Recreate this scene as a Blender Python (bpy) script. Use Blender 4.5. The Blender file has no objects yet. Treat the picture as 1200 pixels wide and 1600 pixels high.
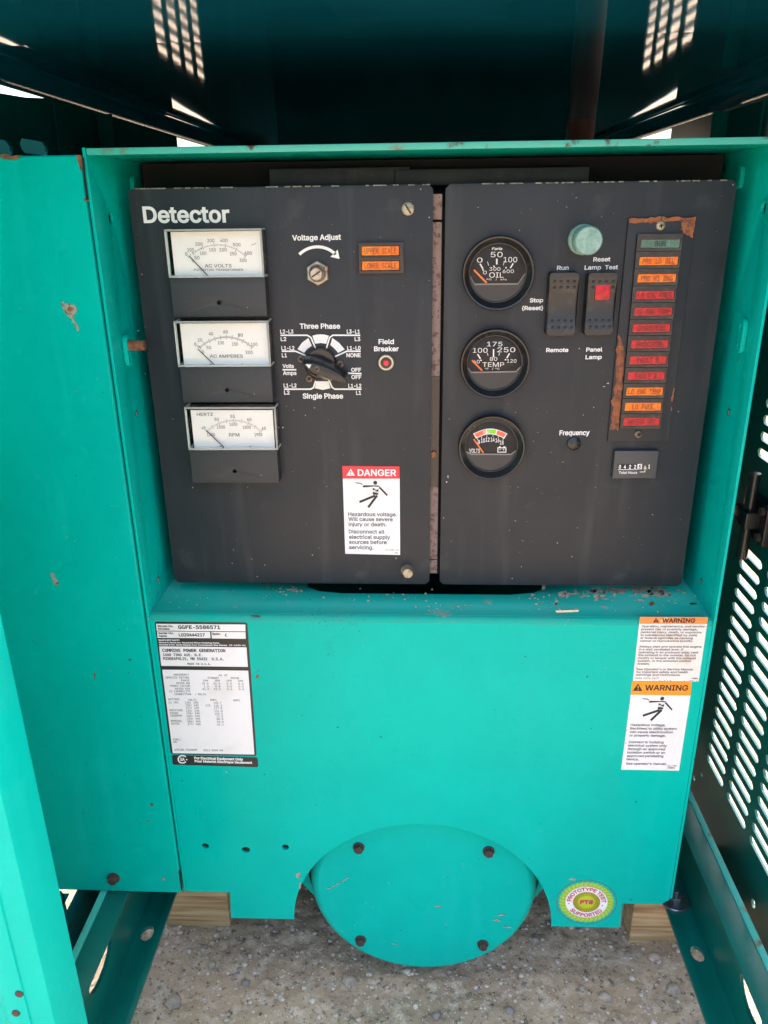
import bpy, bmesh, math, random, os
from mathutils import Vector, Matrix, noise
from mathutils.geometry import tessellate_polygon
rnd = random.Random(7)
sc = bpy.context.scene
COL = sc.collection
rad = math.radians
# ---------------------------------------------------------------- camera
F, PITCH, YAW, ROLL = 1219.95, 0.368335502, 0.0477131224, -0.0131369048
O = Vector((0.234417284, -0.623901475, 0.331946463))
def _axes():
    cp, sp, cy, sy = math.cos(PITCH), math.sin(PITCH), math.cos(YAW), math.sin(YAW)
    f = Vector((-sy*cp, cy*cp, -sp)); r = Vector((cy, sy, 0)); u = r.cross(f)
    cr, sr = math.cos(ROLL), math.sin(ROLL)
    return r*cr+u*sr, u*cr-r*sr, f
AX, AY, AF = _axes()
cd = bpy.data.cameras.new('camera'); cam = bpy.data.objects.new('camera', cd); COL.objects.link(cam)
cd.sensor_fit = 'VERTICAL'; cd.sensor_height = 24; cd.sensor_width = 18; cd.lens = F/1600*24
cd.clip_start = 0.01; cd.clip_end = 500
m = Matrix((AX, AY, -AF)).transposed().to_4x4(); m.translation = O; cam.matrix_world = m
sc.camera = cam
# ---------------------------------------------------------------- light
SUN_EL, SUN_AZ = rad(72), rad(12)          # azimuth from +y towards +x: the sun stands high behind the generator
w = bpy.data.worlds.new('World'); sc.world = w; w.use_nodes = True
nt = w.node_tree; sky = nt.nodes.new('ShaderNodeTexSky'); sky.sky_type = 'NISHITA'; sky.sun_disc = False
sky.sun_elevation = SUN_EL; sky.sun_rotation = SUN_AZ; sky.dust_density = 6.0; sky.air_density = 1.0; sky.ozone_density = 0.0
bg = nt.nodes['Background']; bg.inputs[1].default_value = 0.15
nt.links.new(sky.outputs[0], bg.inputs[0])
sd = bpy.data.lights.new('sun', 'SUN'); sd.energy = 1.3; sd.angle = rad(14); sd.color = (1, .95, .88)
sun = bpy.data.objects.new('sun', sd); COL.objects.link(sun)
dvec = Vector((math.sin(SUN_AZ)*math.cos(SUN_EL), math.cos(SUN_AZ)*math.cos(SUN_EL), math.sin(SUN_EL)))
sun.rotation_euler = dvec.to_track_quat('Z', 'Y').to_euler(); sun.location = (0, 0, 4)
sc.view_settings.view_transform = 'Standard'; sc.view_settings.look = 'None'; sc.view_settings.gamma = 1
sc.view_settings.exposure = 2.52
sc.cycles.use_denoising = True
sc.cycles.max_bounces = 10; sc.cycles.transparent_max_bounces = 16
# ---------------------------------------------------------------- measuring: a photograph pixel to a point on a real plane
def ray(px, py): return AX*((px-600)/F) - AY*((py-800)/F) + AF
def PY(px, py, Y): d = ray(px, py); return O + d*((Y-O.y)/d.y)
def PZ(px, py, Z): d = ray(px, py); return O + d*((Z-O.z)/d.z)
def PX(px, py, X): d = ray(px, py); return O + d*((X-O.x)/d.x)
def cc(x0, y0, s): return lambda x, y: (x0+x/s, y0+y/s)
FULL = lambda x, y: (x, y)
YB = 0.0437                                # front face of the two black panels
def rect(ctx, tl, tr, br, bl, Y):
    p = [PY(*ctx(*q), Y) for q in (tl, tr, br, bl)]
    return ((p[0].x+p[3].x)/2, (p[1].x+p[2].x)/2, (p[2].z+p[3].z)/2, (p[0].z+p[1].z)/2)
# ---------------------------------------------------------------- materials
def mat(name, col, rough=.5, metal=0, spec=.5, noise=None, bump=0, bscale=300, specks=None, coat=0, rvar=0, streak=None, coat_rough=.12):
    M = bpy.data.materials.new(name); M.use_nodes = True; n = M.node_tree.nodes; l = M.node_tree.links
    b = n['Principled BSDF']; b.inputs['Base Color'].default_value = (*col, 1); b.inputs['Roughness'].default_value = rough
    b.inputs['Metallic'].default_value = metal; b.inputs['Specular IOR Level'].default_value = spec
    b.inputs['Coat Weight'].default_value = coat; b.inputs['Coat Roughness'].default_value = coat_rough
    tc = n.new('ShaderNodeTexCoord'); co = tc.outputs['Object']; cur = None
    if noise:                              # list of (colour, scale, lo, hi, detail)
        for (c2, s, lo, hi, det) in noise:
            t = n.new('ShaderNodeTexNoise'); t.inputs['Scale'].default_value = s; t.inputs['Detail'].default_value = det
            t.inputs['Roughness'].default_value = .62; l.new(co, t.inputs['Vector'])
            r = n.new('ShaderNodeMapRange'); r.inputs[1].default_value = lo; r.inputs[2].default_value = hi; l.new(t.outputs[0], r.inputs[0])
            x = n.new('ShaderNodeMix'); x.data_type = 'RGBA'; l.new(r.outputs[0], x.inputs[0])
            if cur is None: x.inputs[6].default_value = (*col, 1)
            else: l.new(cur, x.inputs[6])
            x.inputs[7].default_value = (*c2, 1); cur = x.outputs[2]
    if streak:                             # (colour, scale across, scale down, lo, hi): run-off marks drawn out downwards
        c2, s1, s2, lo, hi = streak
        mp_ = n.new('ShaderNodeMapping'); mp_.inputs['Scale'].default_value = (s1, s1, s2); l.new(co, mp_.inputs[0])
        t = n.new('ShaderNodeTexNoise'); t.inputs['Scale'].default_value = 1; t.inputs['Detail'].default_value = 5; l.new(mp_.outputs[0], t.inputs[0])
        r = n.new('ShaderNodeMapRange'); r.inputs[1].default_value = lo; r.inputs[2].default_value = hi; l.new(t.outputs[0], r.inputs[0])
        x = n.new('ShaderNodeMix'); x.data_type = 'RGBA'; l.new(r.outputs[0], x.inputs[0]); x.inputs[6].default_value = (*col, 1)
        if cur is not None: l.new(cur, x.inputs[6])
        x.inputs[7].default_value = (*c2, 1); cur = x.outputs[2]
    if specks:                             # list of (colour, scale, radius, share)
        for (c2, s, rr, share) in specks:
            v = n.new('ShaderNodeTexVoronoi'); v.inputs['Scale'].default_value = s; l.new(co, v.inputs['Vector'])
            sx = n.new('ShaderNodeSeparateColor'); l.new(v.outputs['Color'], sx.inputs[0])
            a = n.new('ShaderNodeMath'); a.operation = 'LESS_THAN'; a.inputs[1].default_value = share; l.new(sx.outputs[0], a.inputs[0])
            k = n.new('ShaderNodeMath'); k.operation = 'MULTIPLY'; k.inputs[1].default_value = rr; l.new(sx.outputs[1], k.inputs[0])
            d = n.new('ShaderNodeMath'); d.operation = 'LESS_THAN'; l.new(v.outputs['Distance'], d.inputs[0]); l.new(k.outputs[0], d.inputs[1])
            e = n.new('ShaderNodeMath'); e.operation = 'MULTIPLY'; l.new(a.outputs[0], e.inputs[0]); l.new(d.outputs[0], e.inputs[1])
            x = n.new('ShaderNodeMix'); x.data_type = 'RGBA'; l.new(e.outputs[0], x.inputs[0])
            if cur is None: x.inputs[6].default_value = (*col, 1)
            else: l.new(cur, x.inputs[6])
            x.inputs[7].default_value = (*c2, 1); cur = x.outputs[2]
    if cur is not None: l.new(cur, b.inputs['Base Color'])
    if rvar:
        t = n.new('ShaderNodeTexNoise'); t.inputs['Scale'].default_value = 25; t.inputs['Detail'].default_value = 6; l.new(co, t.inputs['Vector'])
        r = n.new('ShaderNodeMapRange'); r.inputs[1].default_value = .3; r.inputs[2].default_value = .7
        r.inputs[3].default_value = rough-rvar; r.inputs[4].default_value = rough+rvar; l.new(t.outputs[0], r.inputs[0]); l.new(r.outputs[0], b.inputs['Roughness'])
    if bump:
        t = n.new('ShaderNodeTexNoise'); t.inputs['Scale'].default_value = bscale; t.inputs['Detail'].default_value = 4; l.new(co, t.inputs['Vector'])
        bp = n.new('ShaderNodeBump'); bp.inputs['Strength'].default_value = bump; bp.inputs['Distance'].default_value = .001
        l.new(t.outputs[0], bp.inputs['Height']); l.new(bp.outputs[0], b.inputs['Normal'])
    return M
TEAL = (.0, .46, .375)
M = {}
M['teal'] = mat('teal_paint', TEAL, .30, spec=.07, noise=[((.0, .395, .33), 5, .38, .66, 6), ((.003, .475, .405), 16, .56, .80, 9), ((.02, .45, .38), 60, .62, .85, 9)], specks=[((.012, .02, .02), 120, .10, .10), ((.35, .36, .30), 160, .10, .05)], bump=.10, bscale=9, rvar=.06, coat=.07, coat_rough=.05, streak=((.004, .45, .38), 45, 4, .56, .80))
M['teal_edge'] = mat('teal_paint_worn', (.05, .42, .34), .4, noise=[((.16, .16, .10), 60, .56, .70, 6), ((.07, .022, .010), 45, .60, .66, 8)])
M['teal_gloss_shade'] = mat('shaded_glossy_teal', (.004, .10, .155), .045, noise=[((.002, .07, .115), 12, .4, .8, 6)], bump=.25, bscale=5)  # roof underside: same teal paint, with its shade mixed into the colour
M['teal_inner_shade'] = mat('shaded_inner_teal', (.0, .08, .08), .85, spec=.05, noise=[((.0, .06, .055), 10, .4, .7, 5)], bump=.04)  # inside faces: the teal darkened, the dim interior's shade put in the colour
M['teal_dark'] = mat('darkened_teal_paint', (.001, .125, .10), .3, noise=[((.001, .09, .075), 10, .4, .7, 5), ((.05, .03, .015), 55, .66, .74, 8)], bump=.04)  # darker copy of the teal; carries the right wall's inside shade
M['teal_dusty'] = mat('dusty_teal_paint', (.0, .36, .275), .5, spec=.25, noise=[((.03, .32, .245), 22, .4, .75, 8), ((.34, .27, .18), 38, .62, .70, 9)], specks=[((.2, .03, .02), 120, .16, .06)], bump=.08)
M['black_panel'] = mat('black_panel_paint', (.021, .0255, .032), .45, spec=.28, noise=[((.029, .031, .034), 14, .42, .7, 7), ((.060, .062, .065), 26, .60, .84, 9), ((.012, .013, .015), 9, .58, .75, 8)], specks=[((.35, .35, .33), 130, .07, .22), ((.2, .2, .19), 330, .10, .10)], bump=.05, bscale=900, rvar=.06, streak=((.042, .045, .049), 55, 5, .54, .80))
M['black_plastic'] = mat('black_plastic', (.011, .011, .012), .26, bump=.03, bscale=900, noise=[((.03, .03, .03), 60, .55, .8, 6)])
M['black_pebbled'] = mat('pebbled_black_plastic', (.027, .030, .034), .42, bump=.5, bscale=1500, specks=[((.4, .38, .33), 220, .08, .12)])
M['switch_black'] = mat('dusty_switch_plastic', (.018, .018, .018), .42, noise=[((.055, .055, .052), 90, .5, .75, 8)], bump=.15, bscale=800)
M['dark_hole'] = mat('dark_void', (.004, .004, .004), .8)
M['white_print'] = mat('white_print', (.78, .78, .76), .6)
M['black_print'] = mat('black_print', (.02, .02, .022), .6)
M['grey_print'] = mat('grey_print', (.10, .10, .115), .6)
M['decal_white'] = mat('white_decal', (.78, .77, .77), .38, noise=[((.66, .64, .60), 30, .5, .85, 6)])
M['decal_worn'] = mat('worn_white_decal', (.76, .73, .69), .42, noise=[((.62, .50, .36), 45, .58, .74, 8)])
M['decal_black'] = mat('black_decal', (.018, .017, .018), .38)
M['dial_white'] = mat('white_dial', (.86, .86, .82), .5)
M['dial_black'] = mat('black_dial', (.018, .019, .022), .5, spec=.2)
M['ridge'] = mat('grey_dial_ridge', (.20, .20, .20), .4)
M['dial_mask'] = mat('grey_dial_mask', (.045, .046, .048), .5, spec=.3)
M['needle_blue'] = mat('blue_black_needle', (.03, .03, .09), .4)
M['needle_orange'] = mat('orange_needle', (.95, .17, .02), .4)
M['orange'] = mat('orange_print', (.92, .30, .01), .45)
M['orange_worn'] = mat('faded_orange_print', (.82, .26, .06), .45, noise=[((.80, .50, .30), 120, .6, .7, 6)])
M['red'] = mat('red_print', (.72, .03, .05), .42)
M['maroon_print'] = mat('maroon_print', (.52, .02, .10), .5)
M['lime'] = mat('lime_print', (.44, .56, .02), .5)
M['lime_soft'] = mat('pale_lime_print', (.22, .50, .12), .5)
M['gold_brown'] = mat('brown_gold_print', (.27, .13, .02), .5)
M['seg_red'] = mat('red_orange_segment', (.90, .14, .06), .45)
M['seg_green'] = mat('green_segment', (.22, .66, .01), .45)
M['lens_orange'] = mat('orange_lens', (.74, .14, .004), .2, noise=[((.88, .26, .008), 160, .45, .65, 3), ((.42, .07, .008), 110, .52, .72, 4)], bump=.30, bscale=420, spec=.3, coat=.15, coat_rough=.1)
M['lens_red'] = mat('red_lens', (.42, .004, .012), .2, noise=[((.60, .010, .028), 160, .45, .65, 3), ((.20, .006, .014), 110, .52, .74, 4)], bump=.30, bscale=420, spec=.3, coat=.15, coat_rough=.1)
M['lens_green'] = mat('green_lens', (.006, .09, .065), .2, noise=[((.015, .17, .125), 120, .45, .7, 3)], bump=.3, bscale=420, coat=.5)
M['lens_print_dark'] = mat('dark_lens_lettering', (.24, .050, .010), .4, noise=[((.55, .12, .008), 260, .54, .66, 3)])
M['lens_print_red'] = mat('dull_red_lens_lettering', (.15, .006, .012), .4, noise=[((.32, .010, .02), 260, .54, .66, 3)])
M['lens_print_green'] = mat('black_green_lens_lettering', (.01, .035, .028), .4)
M['btn_red'] = mat('red_button', (.72, .03, .05), .4)
M['zinc'] = mat('dirty_zinc', (.42, .37, .27), .5, metal=.55, noise=[((.20, .15, .10), 260, .5, .7, 6)], bump=.2, bscale=900)
M['rusty_zinc'] = mat('rust_stained_zinc', (.46, .41, .33), .5, metal=.4, noise=[((.26, .09, .03), 150, .5, .66, 6)], bump=.2, bscale=900)
M['bronze'] = mat('corroded_screw', (.20, .15, .12), .55, metal=.5, noise=[((.07, .045, .035), 300, .45, .65, 6)], bump=.3, bscale=900)
M['galv'] = mat('galvanised_steel', (.30, .33, .36), .35, metal=.9, noise=[((.18, .2, .22), 200, .4, .7, 5)])
M['verdigris'] = mat('corroded_pale_green_metal', (.20, .36, .32), .75, noise=[((.32, .47, .42), 350, .4, .7, 8), ((.12, .22, .19), 120, .58, .75, 6)], bump=.4, bscale=1200)
M['cream_metal'] = mat('tarnished_bezel', (.46, .44, .34), .4, metal=.6)
M['rust'] = mat('rust', (.30, .10, .035), .85, noise=[((.12, .05, .035), 160, .42, .62, 8), ((.42, .19, .09), 220, .55, .75, 6)], bump=.6, bscale=900)
M['rust_mauve'] = mat('mauve_surface_rust', (.215, .155, .135), .75, noise=[((.10, .06, .05), 220, .5, .62, 9), ((.30, .16, .11), 80, .6, .75, 7)], specks=[((.02, .016, .016), 420, .45, .35)], bump=.4, bscale=900)
M['rust_dark'] = mat('dark_rust_bolt', (.045, .028, .024), .7, noise=[((.09, .045, .03), 220, .5, .7, 6)], bump=.4, bscale=900)
M['bare'] = mat('chipped_grey_primer', (.36, .33, .27), .7, noise=[((.18, .13, .09), 300, .48, .62, 6)], bump=.4, bscale=900)
M['tan_dirt'] = mat('dried_tan_dirt', (.66, .52, .37), .9, noise=[((.44, .37, .27), 260, .5, .7, 6)], bump=.4, bscale=900)
M['soot'] = mat('black_scuff', (.02, .035, .035), .6)
M['maroon'] = mat('maroon_primer', (.05, .012, .012), .6)
def wood_mat():
    Mw = bpy.data.materials.new('treated_lumber'); Mw.use_nodes = True; n = Mw.node_tree.nodes; l = Mw.node_tree.links; b = n['Principled BSDF']
    tc = n.new('ShaderNodeTexCoord'); mp = n.new('ShaderNodeMapping'); mp.inputs['Scale'].default_value = (5, 60, 130); l.new(tc.outputs['Object'], mp.inputs[0])
    t = n.new('ShaderNodeTexNoise'); t.inputs['Scale'].default_value = 1.3; t.inputs['Detail'].default_value = 7; t.inputs['Distortion'].default_value = .6; l.new(mp.outputs[0], t.inputs[0])
    cr = n.new('ShaderNodeValToRGB'); e = cr.color_ramp.elements; e[0].position = .32; e[0].color = (.26, .145, .06, 1); e[1].position = .66; e[1].color = (.62, .44, .235, 1); l.new(t.outputs[0], cr.inputs[0])
    l.new(cr.outputs[0], b.inputs['Base Color']); b.inputs['Roughness'].default_value = .75
    bp = n.new('ShaderNodeBump'); bp.inputs['Strength'].default_value = .3; bp.inputs['Distance'].default_value = .002; l.new(t.outputs[0], bp.inputs['Height']); l.new(bp.outputs[0], b.inputs['Normal'])
    return Mw
M['wood'] = wood_mat()
M['ground'] = mat('sandy_dirt', (.44, .325, .215), .95, noise=[((.25, .18, .12), 5, .42, .62, 10), ((.60, .49, .37), 60, .50, .68, 10), ((.13, .10, .075), 150, .56, .66, 8), ((.10, .08, .06), 26, .60, .72, 10)], specks=[((.66, .57, .46), 420, .42, .13), ((.17, .135, .10), 330, .40, .10)], bump=1.0, bscale=240)
M['stone_light'] = mat('light_stone', (.56, .49, .41), .85, noise=[((.36, .32, .27), 120, .45, .65, 7)], bump=.4, bscale=300)
M['stone'] = mat('pale_stone', (.40, .325, .245), .85, noise=[((.22, .19, .17), 90, .45, .65, 7)], bump=.4, bscale=300)
M['stone_dark'] = mat('dark_grey_stone', (.24, .20, .17), .8, noise=[((.22, .21, .21), 90, .45, .65, 7)], bump=.4, bscale=300)
def clear_mat(name, tint, gl_rough, mixw):
    Mc = bpy.data.materials.new(name); Mc.use_nodes = True; n = Mc.node_tree.nodes; l = Mc.node_tree.links; n.remove(n['Principled BSDF'])
    tr = n.new('ShaderNodeBsdfTransparent'); tr.inputs[0].default_value = (*tint, 1)
    gl = n.new('ShaderNodeBsdfGlossy'); gl.inputs['Roughness'].default_value = gl_rough
    fr = n.new('ShaderNodeFresnel'); fr.inputs[0].default_value = 1.2
    mx = n.new('ShaderNodeMixShader'); l.new(fr.outputs[0], mx.inputs[0]); l.new(tr.outputs[0], mx.inputs[1]); l.new(gl.outputs[0], mx.inputs[2]); last = mx
    if mixw:
        df = n.new('ShaderNodeBsdfDiffuse'); df.inputs[0].default_value = (.7, .7, .66, 1)
        m2 = n.new('ShaderNodeMixShader'); m2.inputs[0].default_value = mixw; l.new(mx.outputs[0], m2.inputs[1]); l.new(df.outputs[0], m2.inputs[2]); last = m2
    l.new(last.outputs[0], n['Material Output'].inputs[0]); return Mc
M['clear'] = clear_mat('clear_plastic', (.97, .97, .96), .05, 0)
M['clear_edge'] = clear_mat('clear_plastic_edge', (.8, .82, .8), .15, .38)
M['film'] = clear_mat('clear_decal_film', (.9, .95, .93), .1, 0)
# ---------------------------------------------------------------- mesh builder
WL = {}
class MB:
    def __init__(s): s.v = []; s.f = []; s.mi = []; s.mats = []; s.cur = 0
    def use(s, name):
        if name not in s.mats: s.mats.append(name)
        s.cur = s.mats.index(name); return s
    def add(s, vs, fs):
        o = len(s.v); s.v += [tuple(p) for p in vs]
        for f in fs: s.f.append([i+o for i in f]); s.mi.append(s.cur)
        return s
    def box(s, x0, x1, y0, y1, z0, z1):
        return s.add([(x, y, z) for x in (x0, x1) for y in (y0, y1) for z in (z0, z1)],
                     [(0, 1, 3, 2), (4, 6, 7, 5), (0, 4, 5, 1), (2, 3, 7, 6), (0, 2, 6, 4), (1, 5, 7, 3)])
    def prism(s, outer, holes, fn, t, back=True):      # 2-D outline with holes -> sheet of thickness t; fn(u, v, d)
        loops = [list(outer)] + [list(h) for h in holes]
        tri = tessellate_polygon([[Vector((p[0], p[1], 0)) for p in L] for L in loops])
        flat = [p for L in loops for p in L]; n = len(flat)
        fs = [tuple(t_) for t_ in tri]
        vs = [fn(p[0], p[1], 0) for p in flat]
        if t:
            vs += [fn(p[0], p[1], t) for p in flat]
            if back: fs += [tuple(i+n for i in reversed(t_)) for t_ in tri]
            o = 0
            for L in loops:
                k = len(L); fs += [(o+i, o+(i+1) % k, n+o+(i+1) % k, n+o+i) for i in range(k)]; o += k
        return s.add(vs, fs)
    def lathe(s, cx, cz, prof, n=40, a0=0):            # prof: (radius, y) along the y axis; closes at r == 0
        vs = []; fs = []
        for (r, y) in prof:
            vs += [(cx+r*math.cos(a0+2*math.pi*i/n), y, cz+r*math.sin(a0+2*math.pi*i/n)) for i in range(n)]
        for k in range(len(prof)-1):
            fs += [(k*n+i, k*n+(i+1) % n, (k+1)*n+(i+1) % n, (k+1)*n+i) for i in range(n)]
        if prof[-1][0] < 1e-4 or True: fs.append(tuple((len(prof)-1)*n+i for i in range(n)))
        return s.add(vs, fs)
    def loft(s, A, B, cap=True):
        n = len(A); fs = [(i, (i+1) % n, n+(i+1) % n, n+i) for i in range(n)]
        if cap: fs.append(tuple(range(n, 2*n)))
        return s.add(list(A)+list(B), fs)
    def rod(s, a, b, r, n=10):
        a = Vector(a); b = Vector(b); d = (b-a).normalized(); u = d.orthogonal().normalized(); v = d.cross(u)
        A = [a+u*(r*math.cos(2*math.pi*i/n))+v*(r*math.sin(2*math.pi*i/n)) for i in range(n)]; B = [p+(b-a) for p in A]
        s.loft(A, B); return s.add(A, [tuple(range(n))])
    def build(s, name, parent=None, loc=None, bevel=0, smooth=35, seg=2):
        if loc is None: loc = WL[parent] if parent else Vector((0, 0, 0))
        loc = Vector(loc)
        me = bpy.data.meshes.new(name); me.from_pydata([Vector(p)-loc for p in s.v], [], s.f)
        for k in s.mats: me.materials.append(M[k])
        me.polygons.foreach_set('material_index', s.mi)
        bm = bmesh.new(); bm.from_mesh(me)
        bmesh.ops.remove_doubles(bm, verts=bm.verts, dist=1e-6)
        bmesh.ops.recalc_face_normals(bm, faces=bm.faces)
        if bevel:
            es = [e for e in bm.edges if len(e.link_faces) == 2 and e.calc_face_angle(0) > rad(40)]
            bmesh.ops.bevel(bm, geom=es, offset=bevel, segments=seg, affect='EDGES', profile=.6, clamp_overlap=True)
        bm.to_mesh(me); bm.free()
        if smooth:
            me.polygons.foreach_set('use_smooth', [True]*len(me.polygons)); me.set_sharp_from_angle(angle=rad(smooth))
        return inst(me, name, parent, loc)
def inst(me, name, parent, loc):
    o = bpy.data.objects.new(name, me); COL.objects.link(o); loc = Vector(loc); WL[o] = loc
    if parent: o.parent = parent; o.location = loc-WL[parent]
    else: o.location = loc
    return o
def empty(name, loc, label, cat, group=None):
    o = bpy.data.objects.new(name, None); COL.objects.link(o); o.location = loc; o.empty_display_size = .02; WL[o] = Vector(loc)
    return tag(o, label, cat, group)
def tag(o, label=None, cat=None, group=None, kind=None):
    if label: o['label'] = label
    if cat: o['category'] = cat
    if group: o['group'] = group
    if kind: o['kind'] = kind
    return o
# flat marks drawn on a plane y = Y
def flat(mb, ctx, pts, Y, holes=()):
    g = lambda p: (lambda q: (q.x, q.z))(PY(*ctx(*p), Y))
    return mb.prism([g(p) for p in pts], [[g(p) for p in h] for h in holes], lambda u, v, d: (u, Y, v), 0)
def line(mb, ctx, pts, wd, Y):
    P = [Vector(p) for p in pts]; L = []; R = []
    for i, p in enumerate(P):
        a = (P[i]-P[i-1]).normalized() if i else (P[1]-P[0]).normalized()
        b = (P[i+1]-P[i]).normalized() if i < len(P)-1 else a
        n = Vector((-(a+b).y, (a+b).x)).normalized(); k = (wd/2)/max(.4, n.dot(Vector((-a.y, a.x))))
        L.append(p+n*k); R.append(p-n*k)
    for i in range(len(P)-1): 
        q = [PY(*ctx(*c), Y) for c in (L[i], L[i+1], R[i+1], R[i])]; mb.add(q, [(0, 1, 2, 3)])
    return mb
def ell(cx, cy, rx, ry, n=40, a0=0, a1=2*math.pi):
    full = abs(a1-a0-2*math.pi) < 1e-6
    return [(cx+rx*math.cos(a0+(a1-a0)*i/(n if full else n-1)), cy+ry*math.sin(a0+(a1-a0)*i/(n if full else n-1))) for i in range(n)]
def rough(pts, n=5, amp=.12):              # frays the straight sides of an outline
    o = []
    for i in range(len(pts)):
        (x0, y0), (x1, y1) = pts[i], pts[(i+1) % len(pts)]; L = math.hypot(x1-x0, y1-y0)
        for k in range(n): t = k/n; j = 0 if k == 0 else amp*L; o.append((x0+(x1-x0)*t+rnd.uniform(-j, j)*(y1-y0)/(L+1e-6), y0+(y1-y0)*t+rnd.uniform(-j, j)*(x1-x0)/(L+1e-6)))
    return o
def blot(mb, px, py, rx, ry, Y, n=13, j=.5, fn=None):
    pts = []
    for i in range(n):
        a = 2*math.pi*i/n; k = 1-j*rnd.random(); pts.append((px+rx*k*math.cos(a), py+ry*k*math.sin(a)))
    if fn: q = [fn(*p) for p in pts]; mb.add(q, [tuple(range(n))])
    else: flat(mb, FULL, pts, Y)
def dust(mb, px, py, sx, sy, count, r0, r1, Y, fn=None):
    for _ in range(count):
        r = r0+(r1-r0)*rnd.random()**2; blot(mb, rnd.gauss(px, sx), rnd.gauss(py, sy), r*rnd.uniform(.8, 1.9), r, Y, 7, .5, fn)
# ---------------------------------------------------------------- lettering
FD = None
try: FD = bpy.utils.system_resource('DATAFILES', path='fonts')
except Exception: pass
def font(fn):
    try: return bpy.data.fonts.load(os.path.join(FD, fn))
    except Exception: return None
SANS, MONO = font('Inter.woff2'), font('DejaVuSansMono.woff2')
_tc = bpy.data.curves.new('lettering', 'FONT'); _to = bpy.data.objects.new('lettering', _tc); COL.objects.link(_to)
_cache = {}; _shape = {}
def _area(p): return sum(p[i-1][0]*p[i][1]-p[i][0]*p[i-1][1] for i in range(len(p)))/2
def _grow(p, d):                           # moves every contour point outwards along its normal
    q = [p[0]]
    for a in p[1:]:
        if math.hypot(a[0]-q[-1][0], a[1]-q[-1][1]) > 1e-3: q.append(a)
    if math.hypot(q[0][0]-q[-1][0], q[0][1]-q[-1][1]) < 1e-3: q.pop()
    o = []; n = len(q)
    for i in range(n):
        a, b_, c = Vector(q[i-1]), Vector(q[i]), Vector(q[(i+1) % n]); e = (b_-a).normalized(); f = (c-b_).normalized()
        n1 = Vector((e.y, -e.x)); n2 = Vector((f.y, -f.x)); s = n1+n2
        s = n1 if s.length < .2 else s.normalized(); k = d/max(.6, s.dot(n1)); o.append((b_.x+s.x*k, b_.y+s.y*k))
    return o
def _fill(loops):                          # non-zero winding fill of overlapping contours, as trapezoids
    E = []; ys = set()
    for L in loops:
        for i in range(len(L)):
            (x0, y0), (x1, y1) = L[i-1], L[i]; ys.add(round(y0, 5))
            if abs(y1-y0) > 1e-6: E.append((x0, y0, x1, y1, 1) if y1 > y0 else (x1, y1, x0, y0, -1))
    for i in range(len(E)):
        a = E[i]
        for j in range(i):
            b_ = E[j]
            if a[3] <= b_[1] or b_[3] <= a[1]: continue
            if max(a[0], a[2]) < min(b_[0], b_[2]) or max(b_[0], b_[2]) < min(a[0], a[2]): continue
            ka = (a[2]-a[0])/(a[3]-a[1]); kb = (b_[2]-b_[0])/(b_[3]-b_[1])
            if abs(ka-kb) < 1e-9: continue
            y = (b_[0]-kb*b_[1]-a[0]+ka*a[1])/(ka-kb)
            if max(a[1], b_[1])+1e-5 < y < min(a[3], b_[3])-1e-5: ys.add(round(y, 5))
    ys = sorted(ys); X = lambda e, y: e[0]+(e[2]-e[0])*(y-e[1])/(e[3]-e[1]); open_ = {}; out = []
    for k in range(len(ys)-1):
        y0, y1 = ys[k], ys[k+1]
        if y1-y0 < 2e-5: continue
        ym = (y0+y1)/2; act = sorted((X(e, ym), i) for i, e in enumerate(E) if e[1] < ym < e[3]); w_ = 0; st = None; now = set()
        for (x, i) in act:
            was = w_; w_ += E[i][4]
            if was == 0 and w_ != 0: st = i
            elif was != 0 and w_ == 0 and st is not None: now.add((st, i))
        for q in list(open_):
            if q not in now: out.append((q, open_.pop(q), y0))
        for q in now: open_.setdefault(q, y0)
    for q, y0 in open_.items(): out.append((q, y0, ys[-1]))
    return [[(X(E[i], a), a), (X(E[j], a), a), (X(E[j], c), c), (X(E[i], c), c)] for (i, j), a, c in out]
def glyphs(body, f, off):
    k = (body, f, off)
    if k not in _cache:
        _tc.body = body; _tc.resolution_u = 3; _tc.fill_mode = 'NONE'
        if f: _tc.font = f
        bpy.context.view_layer.update()
        me = bpy.data.meshes.new_from_object(_to.evaluated_get(bpy.context.evaluated_depsgraph_get()))
        P = [tuple(v.co[:2]) for v in me.vertices]; nx = {}
        for e in me.edges: a, c = e.vertices; nx.setdefault(a, []).append(c); nx.setdefault(c, []).append(a)
        seen = set(); loops = []
        for s in range(len(P)):
            if s in seen or s not in nx: continue
            L = [s]; seen.add(s); c = s
            while True:
                t = [i for i in nx[c] if i not in seen]
                if not t: break
                c = s+1 if len(L) == 1 and s+1 in t else t[0]; seen.add(c); L.append(c)
            if len(L) > 2: loops.append([P[i] for i in L])
        bpy.data.meshes.remove(me)
        sg = 1 if _area(max(loops, key=lambda p: abs(_area(p)))) > 0 else -1; d = off*sg
        loops.sort(key=lambda p: min(a[0] for a in p)); cl = []
        for p in loops:                    # one cluster of contours per letter
            lo, hi = min(a[0] for a in p), max(a[0] for a in p)
            if cl and lo < cl[-1][1]-1e-3: cl[-1][0].append(p); cl[-1][1] = max(cl[-1][1], hi)
            else: cl.append([[p], hi, lo])
        vs = []; fs = []
        for ps, hi, lo in cl:
            key = (d, tuple((round(a[0]-lo, 3), round(a[1], 3)) for p in ps for a in p))
            if key not in _shape: _shape[key] = _fill([_grow([(a[0]-lo, a[1]) for a in p], d) for p in ps])
            for q in _shape[key]:
                o = len(vs); vs += [(a[0]+lo, a[1]) for a in q]; fs.append((o, o+1, o+2, o+3))
        _cache[k] = (vs, fs)
    return _cache[k]
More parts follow.
